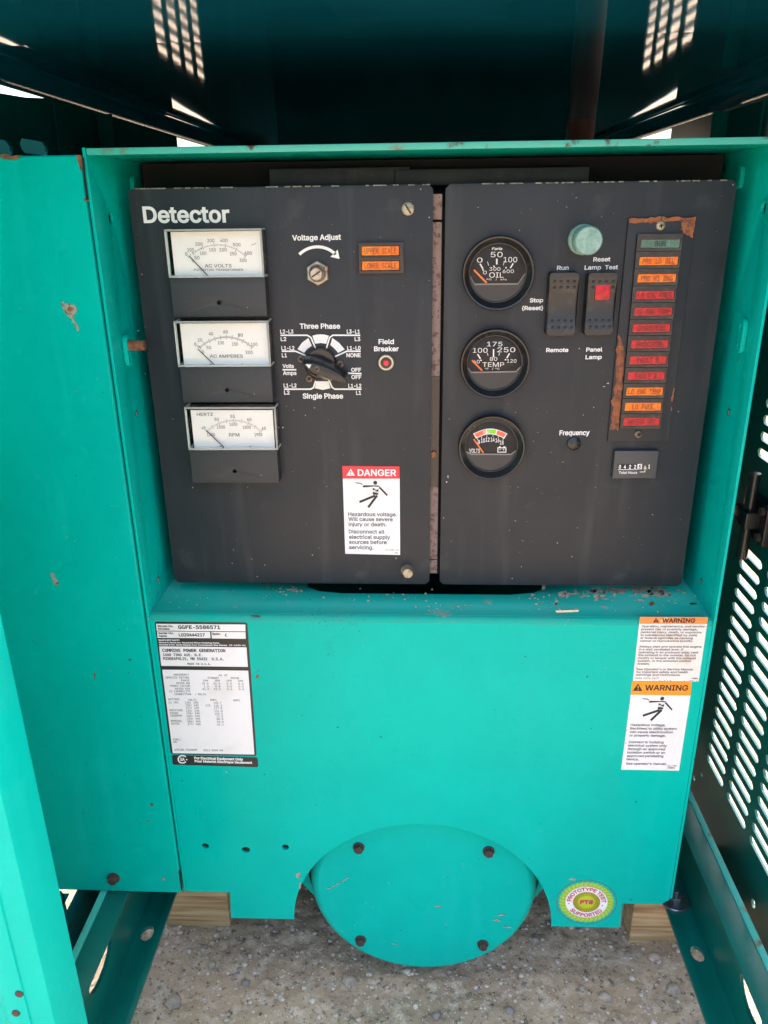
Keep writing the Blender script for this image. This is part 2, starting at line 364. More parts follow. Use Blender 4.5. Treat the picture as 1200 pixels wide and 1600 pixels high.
def T(mb, ctx, body, xl, yb, xr, h, Y, bold=.02, f=None, dy=0, lean=0):
    f = f or SANS; body = body.replace('0', 'O') if f is MONO else body; vs, fs = glyphs(body, f, bold); cap = max(v[1] for v in glyphs('H', f, bold)[0])
    x0 = min(v[0] for v in vs); x1 = max(v[0] for v in vs)
    A = PY(*ctx(xl, yb), Y); B = PY(*ctx(xr, yb+dy), Y); C = PY(*ctx((xl+xr)/2, yb+dy/2-h), Y); D = PY(*ctx((xl+xr)/2, yb+dy/2), Y)
    hz = (C.z-D.z)/cap; ln = (B.x-A.x)/(x1-x0)
    mb.add([(A.x+(v[0]-x0)*ln+lean*v[1]*hz, Y, A.z+(v[0]-x0)/(x1-x0)*(B.z-A.z)+v[1]*hz) for v in vs], fs)
def T_arc(mb, ctx, body, c, rx, ry, a_mid, span, h, Y, bold=.03, inside=False):
    vs, fs = glyphs(body, SANS, bold); cap = max(v[1] for v in glyphs('H', SANS, bold)[0]); x0 = min(v[0] for v in vs); x1 = max(v[0] for v in vs)
    out = []
    for (x, y) in vs:
        t = (x-x0)/(x1-x0)-.5; yy = y/cap*h
        if inside: a = a_mid-t*span; k = -yy
        else: a = a_mid+t*span; k = yy
        out.append(PY(*ctx(c[0]+(rx+k)*math.cos(a), c[1]+(ry+k*ry/rx)*math.sin(a)), Y))
    mb.add(out, fs)
def arc3(a, b, c, n):
    (x1, y1), (x2, y2), (x3, y3) = a, b, c
    d = 2*(x1*(y2-y3)+x2*(y3-y1)+x3*(y1-y2))
    ux = ((x1*x1+y1*y1)*(y2-y3)+(x2*x2+y2*y2)*(y3-y1)+(x3*x3+y3*y3)*(y1-y2))/d
    uy = ((x1*x1+y1*y1)*(x3-x2)+(x2*x2+y2*y2)*(x1-x3)+(x3*x3+y3*y3)*(x2-x1))/d
    r = math.hypot(x1-ux, y1-uy); a0 = math.atan2(y1-uy, x1-ux); a1 = math.atan2(y3-uy, x3-ux)
    if a1 < a0: a1 += 2*math.pi
    return [(ux+r*math.cos(a0+(a1-a0)*i/(n-1)), uy+r*math.sin(a0+(a1-a0)*i/(n-1)), math.cos(a0+(a1-a0)*i/(n-1)), math.sin(a0+(a1-a0)*i/(n-1))) for i in range(n)]
def ticks(mb, ctx, a, b, c, n, every, lmaj, lmin, wd, Y):
    for i, (x, y, nx, ny) in enumerate(arc3(a, b, c, n)):
        L = lmaj if i % every == 0 else lmin
        line(mb, ctx, [(x-nx*L/2, y-ny*L/2), (x+nx*L/2, y+ny*L/2)], wd, Y)
# ---------------------------------------------------------------- sheets
def sheet_y(mb, outer, holes, Y, t): return mb.prism(outer, holes, lambda u, v, d: (u, Y+d, v), t)
def sheet_x(mb, outer, holes, X, t): return mb.prism(outer, holes, lambda u, v, d: (X+d, u, v), t)
def sheet_z(mb, outer, holes, Z, t): return mb.prism(outer, holes, lambda u, v, d: (u, v, Z+d), t)
def circ(cx, cy, r, ry=None, n=20): return [(cx+r*math.cos(2*math.pi*i/n), cy+(ry or r)*math.sin(2*math.pi*i/n)) for i in range(n)]
def box2(x0, x1, z0, z1): return [(x0, z0), (x1, z0), (x1, z1), (x0, z1)]
def chamf(x0, x1, z0, z1, c): return [(x0+c, z0), (x1-c, z0), (x1, z0+c), (x1, z1-c), (x1-c, z1), (x0+c, z1), (x0, z1-c), (x0, z0+c)]
def slot(y0, y1, z, h):
    e = h*.45
    return [(y0, z-h*.15), (y0+e, z-h/2), (y1-e, z-h/2), (y1, z-h*.15), (y1, z+h*.15), (y1-e, z+h/2), (y0+e, z+h/2), (y0, z+h*.15)]
def rr(x0, x1, z0, z1, r, n=5):
    o = []
    for (cx, cz, a) in ((x1-r, z1-r, 0), (x0+r, z1-r, 90), (x0+r, z0+r, 180), (x1-r, z0+r, 270)):
        o += [(cx+r*math.cos(rad(a+90*i/n)), cz+r*math.sin(rad(a+90*i/n))) for i in range(n+1)]
    return o
# ---------------------------------------------------------------- the setting: ground
GZ = -.49
GX0, GX1, GY0, GY1, GS = -.16, .66, -.20, .34, .0032
def gh(x, y):
    e = max(0, min(1, min(x-GX0, GX1-x, y-GY0, GY1-y)/.03)); v = Vector((x, y, 0))
    return e*(.0045*noise.noise(v*9)+.0030*noise.noise(v*31)+.0018*noise.noise(v*90)+.0014*abs(noise.noise(v*210)))
g = MB().use('ground')
xs = [-60, -12, -3, -1, -.5]+[GX0+GS*i for i in range(int((GX1-GX0)/GS)+1)]+[1, 2, 4, 12, 60]; ys = [-60, -12, -3, -1, -.5]+[GY0+GS*i for i in range(int((GY1-GY0)/GS)+1)]+[.6, 1.2, 3, 12, 60]
g.add([(x, y, GZ+(gh(x, y) if GX0 <= x <= GX1 and GY0 <= y <= GY1 else 0)) for x in xs for y in ys],
      [(i*len(ys)+j, (i+1)*len(ys)+j, (i+1)*len(ys)+j+1, i*len(ys)+j+1) for i in range(len(xs)-1) for j in range(len(ys)-1)])
tag(g.build('ground', smooth=180), kind='structure')
def pebble(mb, x, y, r, z=None, flatk=.6):
    z = GZ+gh(x, y)+r*.15 if z is None else z; a0 = rnd.random()*6
    ring = lambda k, h, n=6: [(x+r*k*rnd.uniform(.75, 1.2)*math.cos(a0+6.283*i/n), y+r*k*rnd.uniform(.7, 1.1)*math.sin(a0+6.283*i/n), z+h*r*flatk) for i in range(n)]
    A, B, C = ring(.85, -.5), ring(1, .25), ring(.55, .85)
    o = A+B+C+[(x, y, z+r*flatk)]
    fs = [(i, (i+1) % 6, 6+(i+1) % 6, 6+i) for i in range(6)]+[(6+i, 6+(i+1) % 6, 12+(i+1) % 6, 12+i) for i in range(6)]+[(12+i, 12+(i+1) % 6, 18) for i in range(6)]
    mb.add(o, fs)
gv = MB()
for i in range(12500):
    q = (rnd.uniform(-.12, .64), rnd.uniform(-.15, .30)); gv.use(rnd.choice(('stone', 'stone', 'stone', 'stone_light', 'stone_light', 'stone_light', 'stone_light', 'stone_dark'))); pebble(gv, q[0], q[1], .0005+.0026*rnd.random()**5 if i < 12300 else rnd.uniform(.002, .0042), flatk=rnd.uniform(.35, .8))
tag(gv.build('gravel', smooth=0), 'fine loose gravel strewn over the sandy dirt', 'gravel', kind='stuff')
for (px, py, r, k, lab) in [(545, 1532, .0085, 'stone', 'pale rounded stone lying below the lower rim of the round cover'), (272, 1565, .010, 'stone', 'light buff stone near the left base rail'),
        (384, 1538, .006, 'stone_dark', 'dark grey stone on the dirt left of the pale rounded stone'), (836, 1470, .006, 'stone', 'small tan stone in the shade right of the round cover'),
        (332, 1508, .006, 'stone', 'slim upright tan pebble in front of the left timber block'), (682, 1590, .006, 'stone_dark', 'dark pebble at the bottom edge below the round cover'),
        (945, 1560, .008, 'stone', 'flat brownish stone on the dirt below the seal decal'), (1052, 1545, .009, 'stone', 'bright flat stone beside the right base rail'),
        (1022, 1498, .007, 'stone', 'pale chip of stone just below the right timber block'), (796, 1582, .006, 'stone_dark', 'grey round pebble at the bottom, right of centre')]:
    p = PZ(px, py, GZ); b = MB().use(k); pebble(b, p.x, p.y, r, flatk=.75)
    tag(b.build('stone', loc=(p.x, p.y, GZ), smooth=50), lab, 'stone', 'stones lying on the dirt')
# ---------------------------------------------------------------- the enclosure: roof, walls with slots
WLX, WRX, RZ = -.13, .60, .46
enc = empty('generator_enclosure', (.235, 1.0, -.43), 'teal sheet metal enclosure with slotted side walls and glossy dark roof underside', 'enclosure')
RC = .02
def roof(y0a, y0b, y1a, y1b, dz, tilt):
    prof = [(WLX+RC-RC*math.cos(rad(9*i)), -RC+RC*math.sin(rad(9*i))) for i in range(11)]; prof += [(WRX+WLX-x, z) for x, z in reversed(prof)]; b = MB().use('teal_gloss_shade'); V = []
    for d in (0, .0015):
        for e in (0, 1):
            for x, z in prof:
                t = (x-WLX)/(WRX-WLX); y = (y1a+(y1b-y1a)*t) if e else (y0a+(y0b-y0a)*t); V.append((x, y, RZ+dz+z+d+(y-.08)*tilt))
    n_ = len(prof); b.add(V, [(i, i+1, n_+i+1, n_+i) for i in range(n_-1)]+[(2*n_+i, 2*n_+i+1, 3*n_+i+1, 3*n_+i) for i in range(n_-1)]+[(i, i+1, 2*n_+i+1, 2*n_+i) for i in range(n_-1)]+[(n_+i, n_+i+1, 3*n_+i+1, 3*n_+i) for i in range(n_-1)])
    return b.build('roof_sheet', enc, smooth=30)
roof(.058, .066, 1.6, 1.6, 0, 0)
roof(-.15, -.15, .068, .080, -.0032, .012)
def wall(low, ycol, up):
    H = [slot(yf-.055, yf, low+.018*i, .0098) for yf in ycol for i in range(17)]
    H += [slot(yf-.055, yf, .085+.018*i, .0098) for yf in up for i in range(4)]
    H += [slot(  .62+.07*j, .62+.07*j+.054, .092+.018*i, .0098) for j in range(4) for i in range(16)]
    return H+[[(.655, .424), (.72, .428), (.86, .435), (.95, .4388), (.655, .4388)]]
b = MB().use('teal_dark'); H = wall(-.316, (.203, .134, .066, -.003, -.072, -.141, -.210), (.203, .134, .066, -.003, -.072, -.141, -.210)); H += [circ(.231, -.374, .004), circ(.032, -.377, .005), circ(.21, -.352, .003)]
sheet_x(b, box2(-.32, 1.6, -.43, RZ-RC), H, WRX, .003); b.build('side_wall', enc, smooth=0)  # front end, out of view, lengthened to block light from the right
b = MB().use('teal_inner_shade'); H = wall(-.352, (.203, .134), ())
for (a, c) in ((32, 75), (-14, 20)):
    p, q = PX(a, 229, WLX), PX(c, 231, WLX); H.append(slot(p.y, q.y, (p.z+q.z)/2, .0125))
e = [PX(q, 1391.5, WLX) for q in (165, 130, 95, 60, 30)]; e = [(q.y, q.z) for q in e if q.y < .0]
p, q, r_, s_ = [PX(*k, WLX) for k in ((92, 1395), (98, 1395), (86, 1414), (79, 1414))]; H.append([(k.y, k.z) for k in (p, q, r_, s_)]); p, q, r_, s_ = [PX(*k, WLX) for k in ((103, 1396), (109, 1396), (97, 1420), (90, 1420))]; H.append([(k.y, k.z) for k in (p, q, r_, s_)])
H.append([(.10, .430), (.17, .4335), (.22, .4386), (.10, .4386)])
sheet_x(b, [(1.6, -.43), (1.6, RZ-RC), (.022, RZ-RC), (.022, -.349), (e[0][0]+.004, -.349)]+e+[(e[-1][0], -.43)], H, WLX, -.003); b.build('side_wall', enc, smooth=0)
b = MB().use('teal_inner_shade'); b.box(WLX-.040, WLX-.038, .03, .32, .30, .415); b.build('outer_skin', enc)
b = MB().use('teal_inner_shade'); b.box(WLX, WRX, 1.597, 1.6, -.43, RZ-.0205); b.build('rear_wall', enc)
for (pa, pb, X, s) in ((84, 148, WLX, 1), (1192, 1140, WRX, -1)):
    p, q = PX(pa, 200, X), PX(pb, 200, X); b = MB().use('teal_inner_shade')
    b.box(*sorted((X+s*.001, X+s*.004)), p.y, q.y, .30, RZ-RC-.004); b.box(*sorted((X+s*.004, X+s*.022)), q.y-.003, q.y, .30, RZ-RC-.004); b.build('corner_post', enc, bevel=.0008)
b = MB().use('teal_inner_shade'); b.box(.05, .42, .42, 1.4, -.36, .22); b.build('alternator_body', enc, bevel=.02)
b = MB().use('maroon'); p = PY(908, 200, .75); b.lathe(p.x, 0, [(0, 0)], 3) if False else None
b.rod((p.x, .75, .20), (p.x, .75, PY(908, 184, .75).z), .021, 28)
tag(b.build('exhaust_pipe', loc=(p.x, .75, .20)), 'dull maroon upright pipe stub below the dark roof', 'pipe')
# latch on the right wall
p = PX(1178, 800, WRX-.012); b = MB().use('black_plastic'); y, z = p.y, p.z
b.box(WRX-.012, WRX-.0005, y-.03, y+.03, z-.028, z+.016); b.build('base_plate', None) if False else None
lt = empty('door_latch', (WRX, y, z), 'black mechanical latch fixed inside the slotted right wall', 'latch')
b.build('latch_body', lt, bevel=.002)
b = MB().use('black_plastic'); b.box(WRX-.028, WRX-.0121, y-.02, y+.012, z-.012, z+.006); b.build('latch_block', lt, bevel=.002)
b = MB().use('black_plastic'); b.rod((WRX-.02, y-.006, z-.05), (WRX-.02, y-.006, z+.045), .006, 12); b.build('latch_lever', lt)
for (dy, dz) in ((-.022, -.02), (.022, -.02), (-.022, .009)):
    b = MB().use('rust_dark'); b.rod((WRX-.016, y+dy, z+dz), (WRX-.0121, y+dy, z+dz), .0045, 6); b.build('bolt', lt, loc=(WRX-.0121, y+dy, z+dz))
# ---------------------------------------------------------------- base rails
ZBF, ZTF = -.42, -.352                     # rail: bottom and top flange heights
def rail(side, lab, y0):
    S = lambda k, z: .2344+side*k*(.3319-z)
    ra = empty('base_rail', (S(.40, ZBF), .5, ZBF-.005), lab, 'rail', 'steel base rails')
    xi, xw = S(.3806, ZBF), S(.4195, ZBF); ti, to, lo = S(.453, ZTF), S(.4865, ZTF), S(.498, ZTF)
    hx = PZ(1090, 1490, ZBF) if side > 0 else PZ(230, 1458, ZBF)
    b = MB().use('teal_dark'); x0, x1 = sorted((xi, xw+side*.004))
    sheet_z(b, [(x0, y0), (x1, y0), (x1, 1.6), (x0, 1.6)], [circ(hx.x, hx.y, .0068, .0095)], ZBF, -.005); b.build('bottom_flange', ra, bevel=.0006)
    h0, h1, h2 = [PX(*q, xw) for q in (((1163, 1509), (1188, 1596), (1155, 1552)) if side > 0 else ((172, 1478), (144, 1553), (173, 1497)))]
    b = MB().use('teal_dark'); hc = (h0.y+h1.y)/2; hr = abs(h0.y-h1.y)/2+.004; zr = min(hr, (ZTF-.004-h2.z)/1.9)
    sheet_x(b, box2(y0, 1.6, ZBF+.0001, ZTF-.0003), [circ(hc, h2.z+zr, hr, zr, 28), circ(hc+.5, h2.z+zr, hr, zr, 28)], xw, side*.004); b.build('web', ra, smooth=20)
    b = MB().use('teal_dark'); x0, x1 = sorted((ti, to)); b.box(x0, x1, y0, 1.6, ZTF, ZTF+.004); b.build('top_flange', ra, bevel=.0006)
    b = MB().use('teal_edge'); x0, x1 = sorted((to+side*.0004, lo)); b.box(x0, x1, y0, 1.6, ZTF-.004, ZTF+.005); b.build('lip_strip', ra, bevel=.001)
    return ra
rl = rail(-1, 'dark green steel base rail running back under the large plain cover panel', -.195)
rr_ = rail(1, 'dark green steel base rail below the slotted wall, with washer and bolt', -.32)
p = PZ(1054, 1408, ZBF); wb = MB().use('galv'); n = 28
wb.add([], [])
def ring_z(mb, x, y, prof, n=28, ang=0):
    vs = []; fs = []
    for (r, z) in prof: vs += [(x+r*math.cos(6.2832*i/n+ang), y+r*math.sin(6.2832*i/n+ang), z) for i in range(n)]
    for k in range(len(prof)-1): fs += [(k*n+i, k*n+(i+1) % n, (k+1)*n+(i+1) % n, (k+1)*n+i) for i in range(n)]
    fs.append(tuple((len(prof)-1)*n+i for i in range(n))); mb.add(vs, fs)
ring_z(wb, p.x, p.y, [(.0165, ZBF+.0002), (.0165, ZBF+.0023), (.0155, ZBF+.003), (.006, ZBF+.003)]); wb.build('washer', rr_, loc=(p.x, p.y, ZBF))
wb = MB().use('galv'); ring_z(wb, p.x, p.y, [(.0075, ZBF+.0032), (.0075, ZBF+.008), (.0068, ZBF+.009), (.0035, ZBF+.009), (.0035, ZBF+.016), (.003, ZBF+.0165)], 6); wb.build('bolt', rr_, loc=(p.x, p.y, ZBF+.0032))
# ---------------------------------------------------------------- timber blocks
def block(x0, x1, y0, y1, lab):
    b = MB().use('wood'); b.box(x0, x1, y0, y1, GZ-.004, ZBF-.0056)
    o = b.build('timber_block', loc=((x0+x1)/2, y0, GZ), bevel=.0015); tag(o, lab, 'wood block', 'timber blocks under the base rails')
q = PZ(360, 1448, GZ); block(-.075, q.x, q.y, q.y+.09, 'treated timber block end showing between left base rail and front panel tab')
q = PZ(983, 1470, GZ); block(q.x, .66, q.y, q.y+.09, 'treated timber block standing out beneath the right base rail')
# ---------------------------------------------------------------- control housing (teal box around the black panels)
XL, XR, ZT, ZL, ZB = -.0122, .4962, .3746, -.0114, -.3455
hs = empty('control_housing', (.24, .1, -.38), 'bright teal control housing with decals, arched cut-out and recessed black panels', 'housing')
ARC = [(.2394+.138*math.cos(a), -.385+.138*math.sin(a)) for a in [math.pi*(1-i/40) for i in range(41)]]
out = [(XL, ZL-.006), (XL, ZB+.002), (XL+.002, ZB), (.0345, ZB), (.0325, -.3822)] + [(ARC[0][0], -.3816)] + ARC + [(ARC[-1][0], -.3816), (.4478, -.3808), (.4475, -.3468), (.489, -.3463), (.4962, -.340), (XR, ZL-.006)]
out = out[::-1]
fh = [circ(.014, -.2826, .0037), circ(.0561, -.2865, .0046, .0040), circ(.0979, -.2818, .0037)]
b = MB().use('teal'); sheet_y(b, out, fh, 0, .0025); b.build('front_panel', hs)
# return flanges along the lower right corner
b = MB().use('teal_edge'); b.box(.4478, .4500, .0005, .03, -.3806, -.3466); b.box(.450, .489, .0005, .03, -.3466, -.3444); b.build('return_flange', hs, bevel=.0005)
b = MB().use('teal_dusty'); nb = 8; rb = .006
pr = [(rb-rb*math.cos(rad(90*i/nb)), ZL-rb+rb*math.sin(rad(90*i/nb))) for i in range(nb+1)]
b.add([(x, y, z) for (y, z) in pr for x in (XL, XR)], [(2*i, 2*i+1, 2*i+3, 2*i+2) for i in range(nb)])
nx0, nx1, ny = .1265, .3560, .0470
led = [(XL, rb), (XR, rb), (XR, .11), (nx1+.008, .11), (nx1+.001, .060), (nx1-.012, .0515), (nx1-.035, ny), (nx0+.035, ny), (nx0+.012, .0510), (nx0-.001, .060), (nx0-.008, .11), (XL, .11)]
sheet_z(b, led, [], ZL, -.002); b.build('ledge', hs, smooth=50)
for (x, s, zb) in ((XL, -1, ZB), (XR, 1, ZB+.008)):
    b = MB().use('teal'); sheet_x(b, box2(-.0008, .26, zb, ZT+.0035), [circ(PX(174 if s < 0 else 1192, 341 if s < 0 else 325, x).y, PX(174 if s < 0 else 1192, 341 if s < 0 else 325, x).z, .0045)], x+s*.0002, s*.0025); b.build('side_wall', hs, bevel=.0007)
b = MB().use('teal_edge'); b.box(XL+.0005, XR+.03, -.001, .0015, ZT-.0018, ZT+.0030); b.build('top_lip', hs, bevel=.0009)
b = MB().use('teal'); b.box(XL+.0005, XR-.0005, .0016, .26, ZT-.0005, ZT+.002); b.build('top_sheet', hs)
b = MB().use('teal_dark'); b.box(XL+.0005, XR-.0005, .257, .2595, ZL, ZT-.001); b.build('back_sheet', hs)
b = MB().use('black_panel'); p, q = PY(420, 264, .085), PY(640, 291, .085); b.box(p.x, q.x, .085, .0875, q.z, p.z); p, q = PY(575, 264, .0835), PY(919, 286, .0835); b.box(q.x-.16, q.x, .082, .0845, q.z, p.z-.001); b.build('mounting_bracket', hs, bevel=.0008)
b = MB().use('dark_hole'); b.box(.01, .47, YB+.012, .20, .006, .335); b.box(-.008, .49, .11, .19, .30, .3725); b.build('light_stop_box', hs)  # black filler added behind the panels to stop light leaking through
# rusty strip between the two panels
b = MB().use('rust_mauve'); xa, xb = .232, .246
for (y0, y1, k) in ((303, 343, 'rust_mauve'), (347, 588, 'rust_mauve'), (588.5, 761, 'black_plastic'), (761.5, 875, 'rust_mauve'), (876.5, 897, 'rust_mauve')):
    p, q = PY(686, y0, YB+.003), PY(684, y1, YB+.003); b.use(k); b.box(xa-.004, xa+.0078, YB+.003, YB+.01, q.z, p.z); b.box(xa+.0079, xb+.006, YB+.005, YB+.01, q.z, p.z)
b.use('rust'); flat(b, FULL, [(674, 708), (679, 705), (682, 709), (680, 714), (675, 715)], YB+.0028); b.build('divider_strip', hs, smooth=0)
# mounting tabs on the side walls
def tab(px, py, h, X, s, lab=None, stud=False):
    p = PX(px, py, X); b = MB().use('teal'); o = rr(p.y-.0055, p.y+.0055, p.z-h/2, p.z+h/2, .0052)
    sheet_x(b, o, [circ(p.y, p.z+h*.27, .0022), circ(p.y, p.z-h*.27, .0022)] if h > .02 else [], X+s*.0003, s*.0035); t = b.build('mounting_tab', hs, loc=(X, p.y, p.z), bevel=.0006)
    if stud:
        b = MB().use('rust'); b.rod((X+s*.003, p.y+.001, p.z+h*.16), (X+s*.0165, p.y+.001, p.z+h*.16), .0042, 10); b.build('stud', t, loc=(X+s*.003, p.y, p.z))
tab(196, 548, .026, XL, 1, None, True); tab(1163, 525, .028, XR, -1); tab(206, 291, .016, XL, 1); tab(1160, 277, .018, XR, -1)
for (px, py, X, s) in ((213, 646, XL, 1), (1139, 644, XR, -1), (247, 905, XL, 1), (1096, 908, XR, -1)):
    p = PX(px, py, X); b = MB().use('dark_hole'); b.add([(X+s*.0004, p.y+.002*math.cos(a), p.z+.0032*math.sin(a)) for a in [6.283*i/14 for i in range(14)]], [tuple(range(14))]); b.use('tan_dirt')
    b.add([(X+s*.0006, p.y+.0008*math.cos(a)-.001, p.z+.0022*math.sin(a)) for a in [6.283*i/9 for i in range(9)]], [tuple(range(9))]); b.build('screw_hole', hs, smooth=0)
# wear on the housing
b = MB().use('tan_dirt')
LZ = ZL+.0004; fz = lambda x, y: PZ(x, y, LZ)
for (px, py, sx, sy, c, r0, r1) in ((985, 925, 45, 4, 60, 1, 7), (905, 931, 25, 5, 30, .8, 3.5), (845, 937, 25, 4, 14, .6, 2.5), (455, 922, 16, 4, 20, .6, 2.5), (590, 933, 40, 5, 22, .6, 2.4), (690, 947, 28, 3, 20, .6, 2.6), (420, 928, 30, 5, 10, .5, 2), (860, 951, 30, 3, 8, .5, 2), (290, 932, 20, 7, 10, .5, 1.5), (1020, 945, 35, 6, 14, .5, 2)):
    dust(b, px, py, sx, sy, c, r0, r1, 0, fz)
for (px, py, rx, ry) in ((1010, 918, 42, 3.5), (965, 921, 30, 3), (930, 924, 26, 2.6), (1040, 928, 16, 5), (890, 928, 18, 2.2), (455, 921, 14, 2.2), (875, 956, 16, 1.4), (1000, 938, 10, 2), (945, 936, 8, 1.6)): blot(b, px, py, rx, ry, 0, 26, .65, fz)
b.use('rust'); blot(b, 1018, 943, 6, 4, 0, fn=fz); dust(b, 560, 938, 60, 5, 6, .6, 1.6, 0, fz); b.use('soot'); blot(b, 1083, 943, 8, 2.2, 0, fn=fz); tag(b.build('dirt_patch', hs, smooth=0), kind='stuff')
b = MB().use('soot'); YF = -.0003
blot(b, 400, 962.5, 9, 2.2, YF); dust(b, 513, 970, 22, 14, 90, .35, .9, YF); dust(b, 514, 1008, 8, 10, 50, .3, .8, YF); dust(b, 560, 968, 30, 10, 20, .3, .8, YF)
dust(b, 680, 1250, 250, 110, 26, .4, .9, YF); dust(b, 500, 1140, 60, 60, 16, .4, 1, YF)
b.use('bare'); blot(b, 895, 1374, 8, 2.2, YF); blot(b, 466, 1368, 5, 6, YF); blot(b, 469, 1384, 2.5, 7, YF); blot(b, 354, 1206, 2.2, 1.4, YF); dust(b, 600, 1200, 260, 120, 20, .4, 1.1, YF)
b.use('tan_dirt'); flat(b, FULL, [(868, 954), (905, 953), (903, 956), (870, 957)], YF); dust(b, 890, 968, 12, 5, 6, .4, 1, YF)
b.use('rust'); blot(b, 402, 1057, 3, 4, YF); blot(b, 403, 1048, 1, 3, YF); dust(b, 300, 1250, 30, 60, 8, .5, 1.2, YF); tag(b.build('paint_chip', hs, smooth=0), kind='stuff')
# ---------------------------------------------------------------- decals on the housing
D1, D2 = -.0003, -.0006
C1 = cc(230, 960, 6.3158); C2 = cc(960, 940, 5.714); C13 = cc(820, 1340, 4.615)
def rq(tl, tr, br, bl, r):                 # rounded quad in crop pixels
    P = [Vector(q) for q in (tl, tr, br, bl)]; o = []
    for i in range(4):
        a, b_, c = P[i-1], P[i], P[(i+1) % 4]; u = (a-b_).normalized()*r; v = (c-b_).normalized()*r
        for k in range(6):
            t = k/5; q = b_+u*(1-t)**2+v*t**2; o.append((q.x, q.y))
    return o
np_ = MB().use('decal_black'); flat(np_, C1, rq((72, 72), (988, 80), (1080, 1397), (233, 1380), 26), D1)
np_.use('decal_white')
A4 = [((88, 93), (968, 100), (970, 168), (93, 160)), ((97, 167), (620, 172), (625, 235), (103, 232)), ((632, 172), (970, 175), (972, 241), (636, 238)), ((118, 315), (980, 325), (993, 518), (138, 508)), ((148, 545), (997, 555), (1058, 1383), (252, 1370))]
for q in A4: flat(np_, C1, q, D1-.00015)
plate_decal = np_.build('specification_decal', hs, smooth=0); plate_decal['label'] = 'black bordered white specification plate'
b = MB().use('black_print')
def N(s, xl, yb, xr, h, mono=True, bold=.012, dy=0): T(b, C1, s, xl, yb, xr, h, D2, bold, MONO if mono else SANS, dy)
N('Model No.', 105, 124, 262, 18, 0, .03, 1); N('Modele', 107, 150, 222, 18, 0, .03, 1); N('GGFE-5586571', 306, 142, 722, 34, 1, .03, 2)
N('Serial No.', 110, 193, 265, 18, 0, .03, 1); N('Serie', 113, 221, 196, 18, 0, .03); N('L020444217', 313, 216, 570, 30, 1, .03, 1); N('Spec.', 640, 202, 727, 22, 0, .03); N('C', 768, 218, 790, 26, 1, .03)
N('CUMMINS POWER GENERATION', 150, 369, 772, 30, 1, .03, 3); N('1400 73RD AVE. N.E.', 157, 410, 545, 24, 1, .025, 2); N('MINNEAPOLIS, MN 55432  U.S.A.', 160, 448, 755, 26, 1, .025, 5); N('MADE IN U.S.A.', 398, 497, 628, 19, 1, .02, 2)
for (s, x0, y, x1) in [('FREQUENCY', 264, 604, 412), ('60 HZ', 708, 610, 792), ('SERVICE RATING', 182, 632, 414), ('STANDBY', 597, 636, 710), ('PRIME', 828, 638, 908), ('PHASE', 336, 660, 416), ('1PH', 553, 663, 600), ('3PH', 668, 663, 718), ('1PH', 783, 664, 832), ('3PH', 897, 666, 946),
        ('RATED KW', 290, 687, 420), ('42.0', 543, 691, 605), ('42.0', 656, 691, 720), ('0.0', 786, 692, 834), ('0.0', 900, 693, 950), ('POWER FACTOR', 228, 714, 424), ('1.0', 562, 719, 608), ('0.8', 672, 719, 722), ('0.0', 788, 720, 836), ('0.0', 903, 721, 954), ('RATED KVA', 278, 742, 426), ('42.0', 545, 746, 610), ('52.5', 660, 746, 724), ('0.0', 790, 748, 838), ('0.0', 906, 748, 956),
        ('I2 CAPABILITY', 218, 768, 428), ('CONNECTION', 270, 796, 433), ('/ DELTA', 472, 797, 580), ('BATTERY', 210, 847, 322), ('VOLTS', 405, 852, 486), ('AMPS', 620, 853, 685), ('AMPS', 848, 857, 913), ('12 VDC', 213, 878, 311), ('120/ 208', 375, 879, 503), ('145.7', 657, 881, 733), ('120/ 240', 380, 906, 507), ('175', 578, 908, 624), ('126.3', 658, 909, 738), ('127/ 220', 383, 931, 511), ('137.8', 662, 935, 740),
        ('ROTATING', 222, 955, 350), ('133/ 230', 386, 959, 514), ('131.8', 665, 963, 744), ('SPEED', 226, 983, 306), ('138/ 240', 389, 985, 517), ('126.3', 668, 989, 746), ('1800RPM', 230, 1008, 340), ('240/ 416', 392, 1012, 519), ('72.9', 684, 1016, 749), ('255/ 440', 396, 1038, 523), ('68.8', 687, 1042, 751), ('NOMINAL', 235, 1060, 346), ('266/ 460', 398, 1065, 526), ('65.9', 690, 1069, 753), ('RATED', 240, 1087, 320), ('277/ 480', 401, 1092, 528), ('63.1', 692, 1096, 755), ('FUEL:', 258, 1243, 332), ('NG', 261, 1268, 294), ('WIRING DIAGRAM', 272, 1345, 494), ('0612-6694-04', 557, 1350, 750)]:
    N(s, x0, y, x1, 18, 1, .004)
flat(b, C1, [(622, 170), (633, 170), (638, 240), (627, 240)], D2)
b.use('white_print'); N('IMPORTANT!', 113, 261, 318, 14, 0, .03); N('Model & Serial No. Required When Ordering Parts.', 117, 283, 716, 13, 0, .03, 5); N('Modele & No. Serie Requis Pour Commander Des Pieces.  99-2433-01', 120, 305, 972, 13, 0, .03, 7)
b.build('plate_lettering', plate_decal, smooth=0)
b = MB().use('decal_black'); flat(b, C1, rq((243, 1387), (1090, 1412), (1097, 1508), (252, 1483), 20), D1); cs = b.build('certification_decal', hs, smooth=0)
b = MB().use('white_print'); N('For Electrical Equipment Only', 466, 1428, 948, 24, 0, .035, 14); N('Pour Material Electrique Seulement', 470, 1458, 1036, 22, 0, .035, 16)
o_ = ell(348, 1430, 48, 42, 24, rad(38), rad(322)); i_ = ell(348, 1430, 36, 31, 24, rad(322), rad(38)); flat(b, C1, o_+i_, D2); N('SA', 326, 1444, 372, 30, 0, .03); flat(b, C1, ell(390, 1433, 7, 7, 10), D2); b.build('decal_lettering', cs, smooth=0)
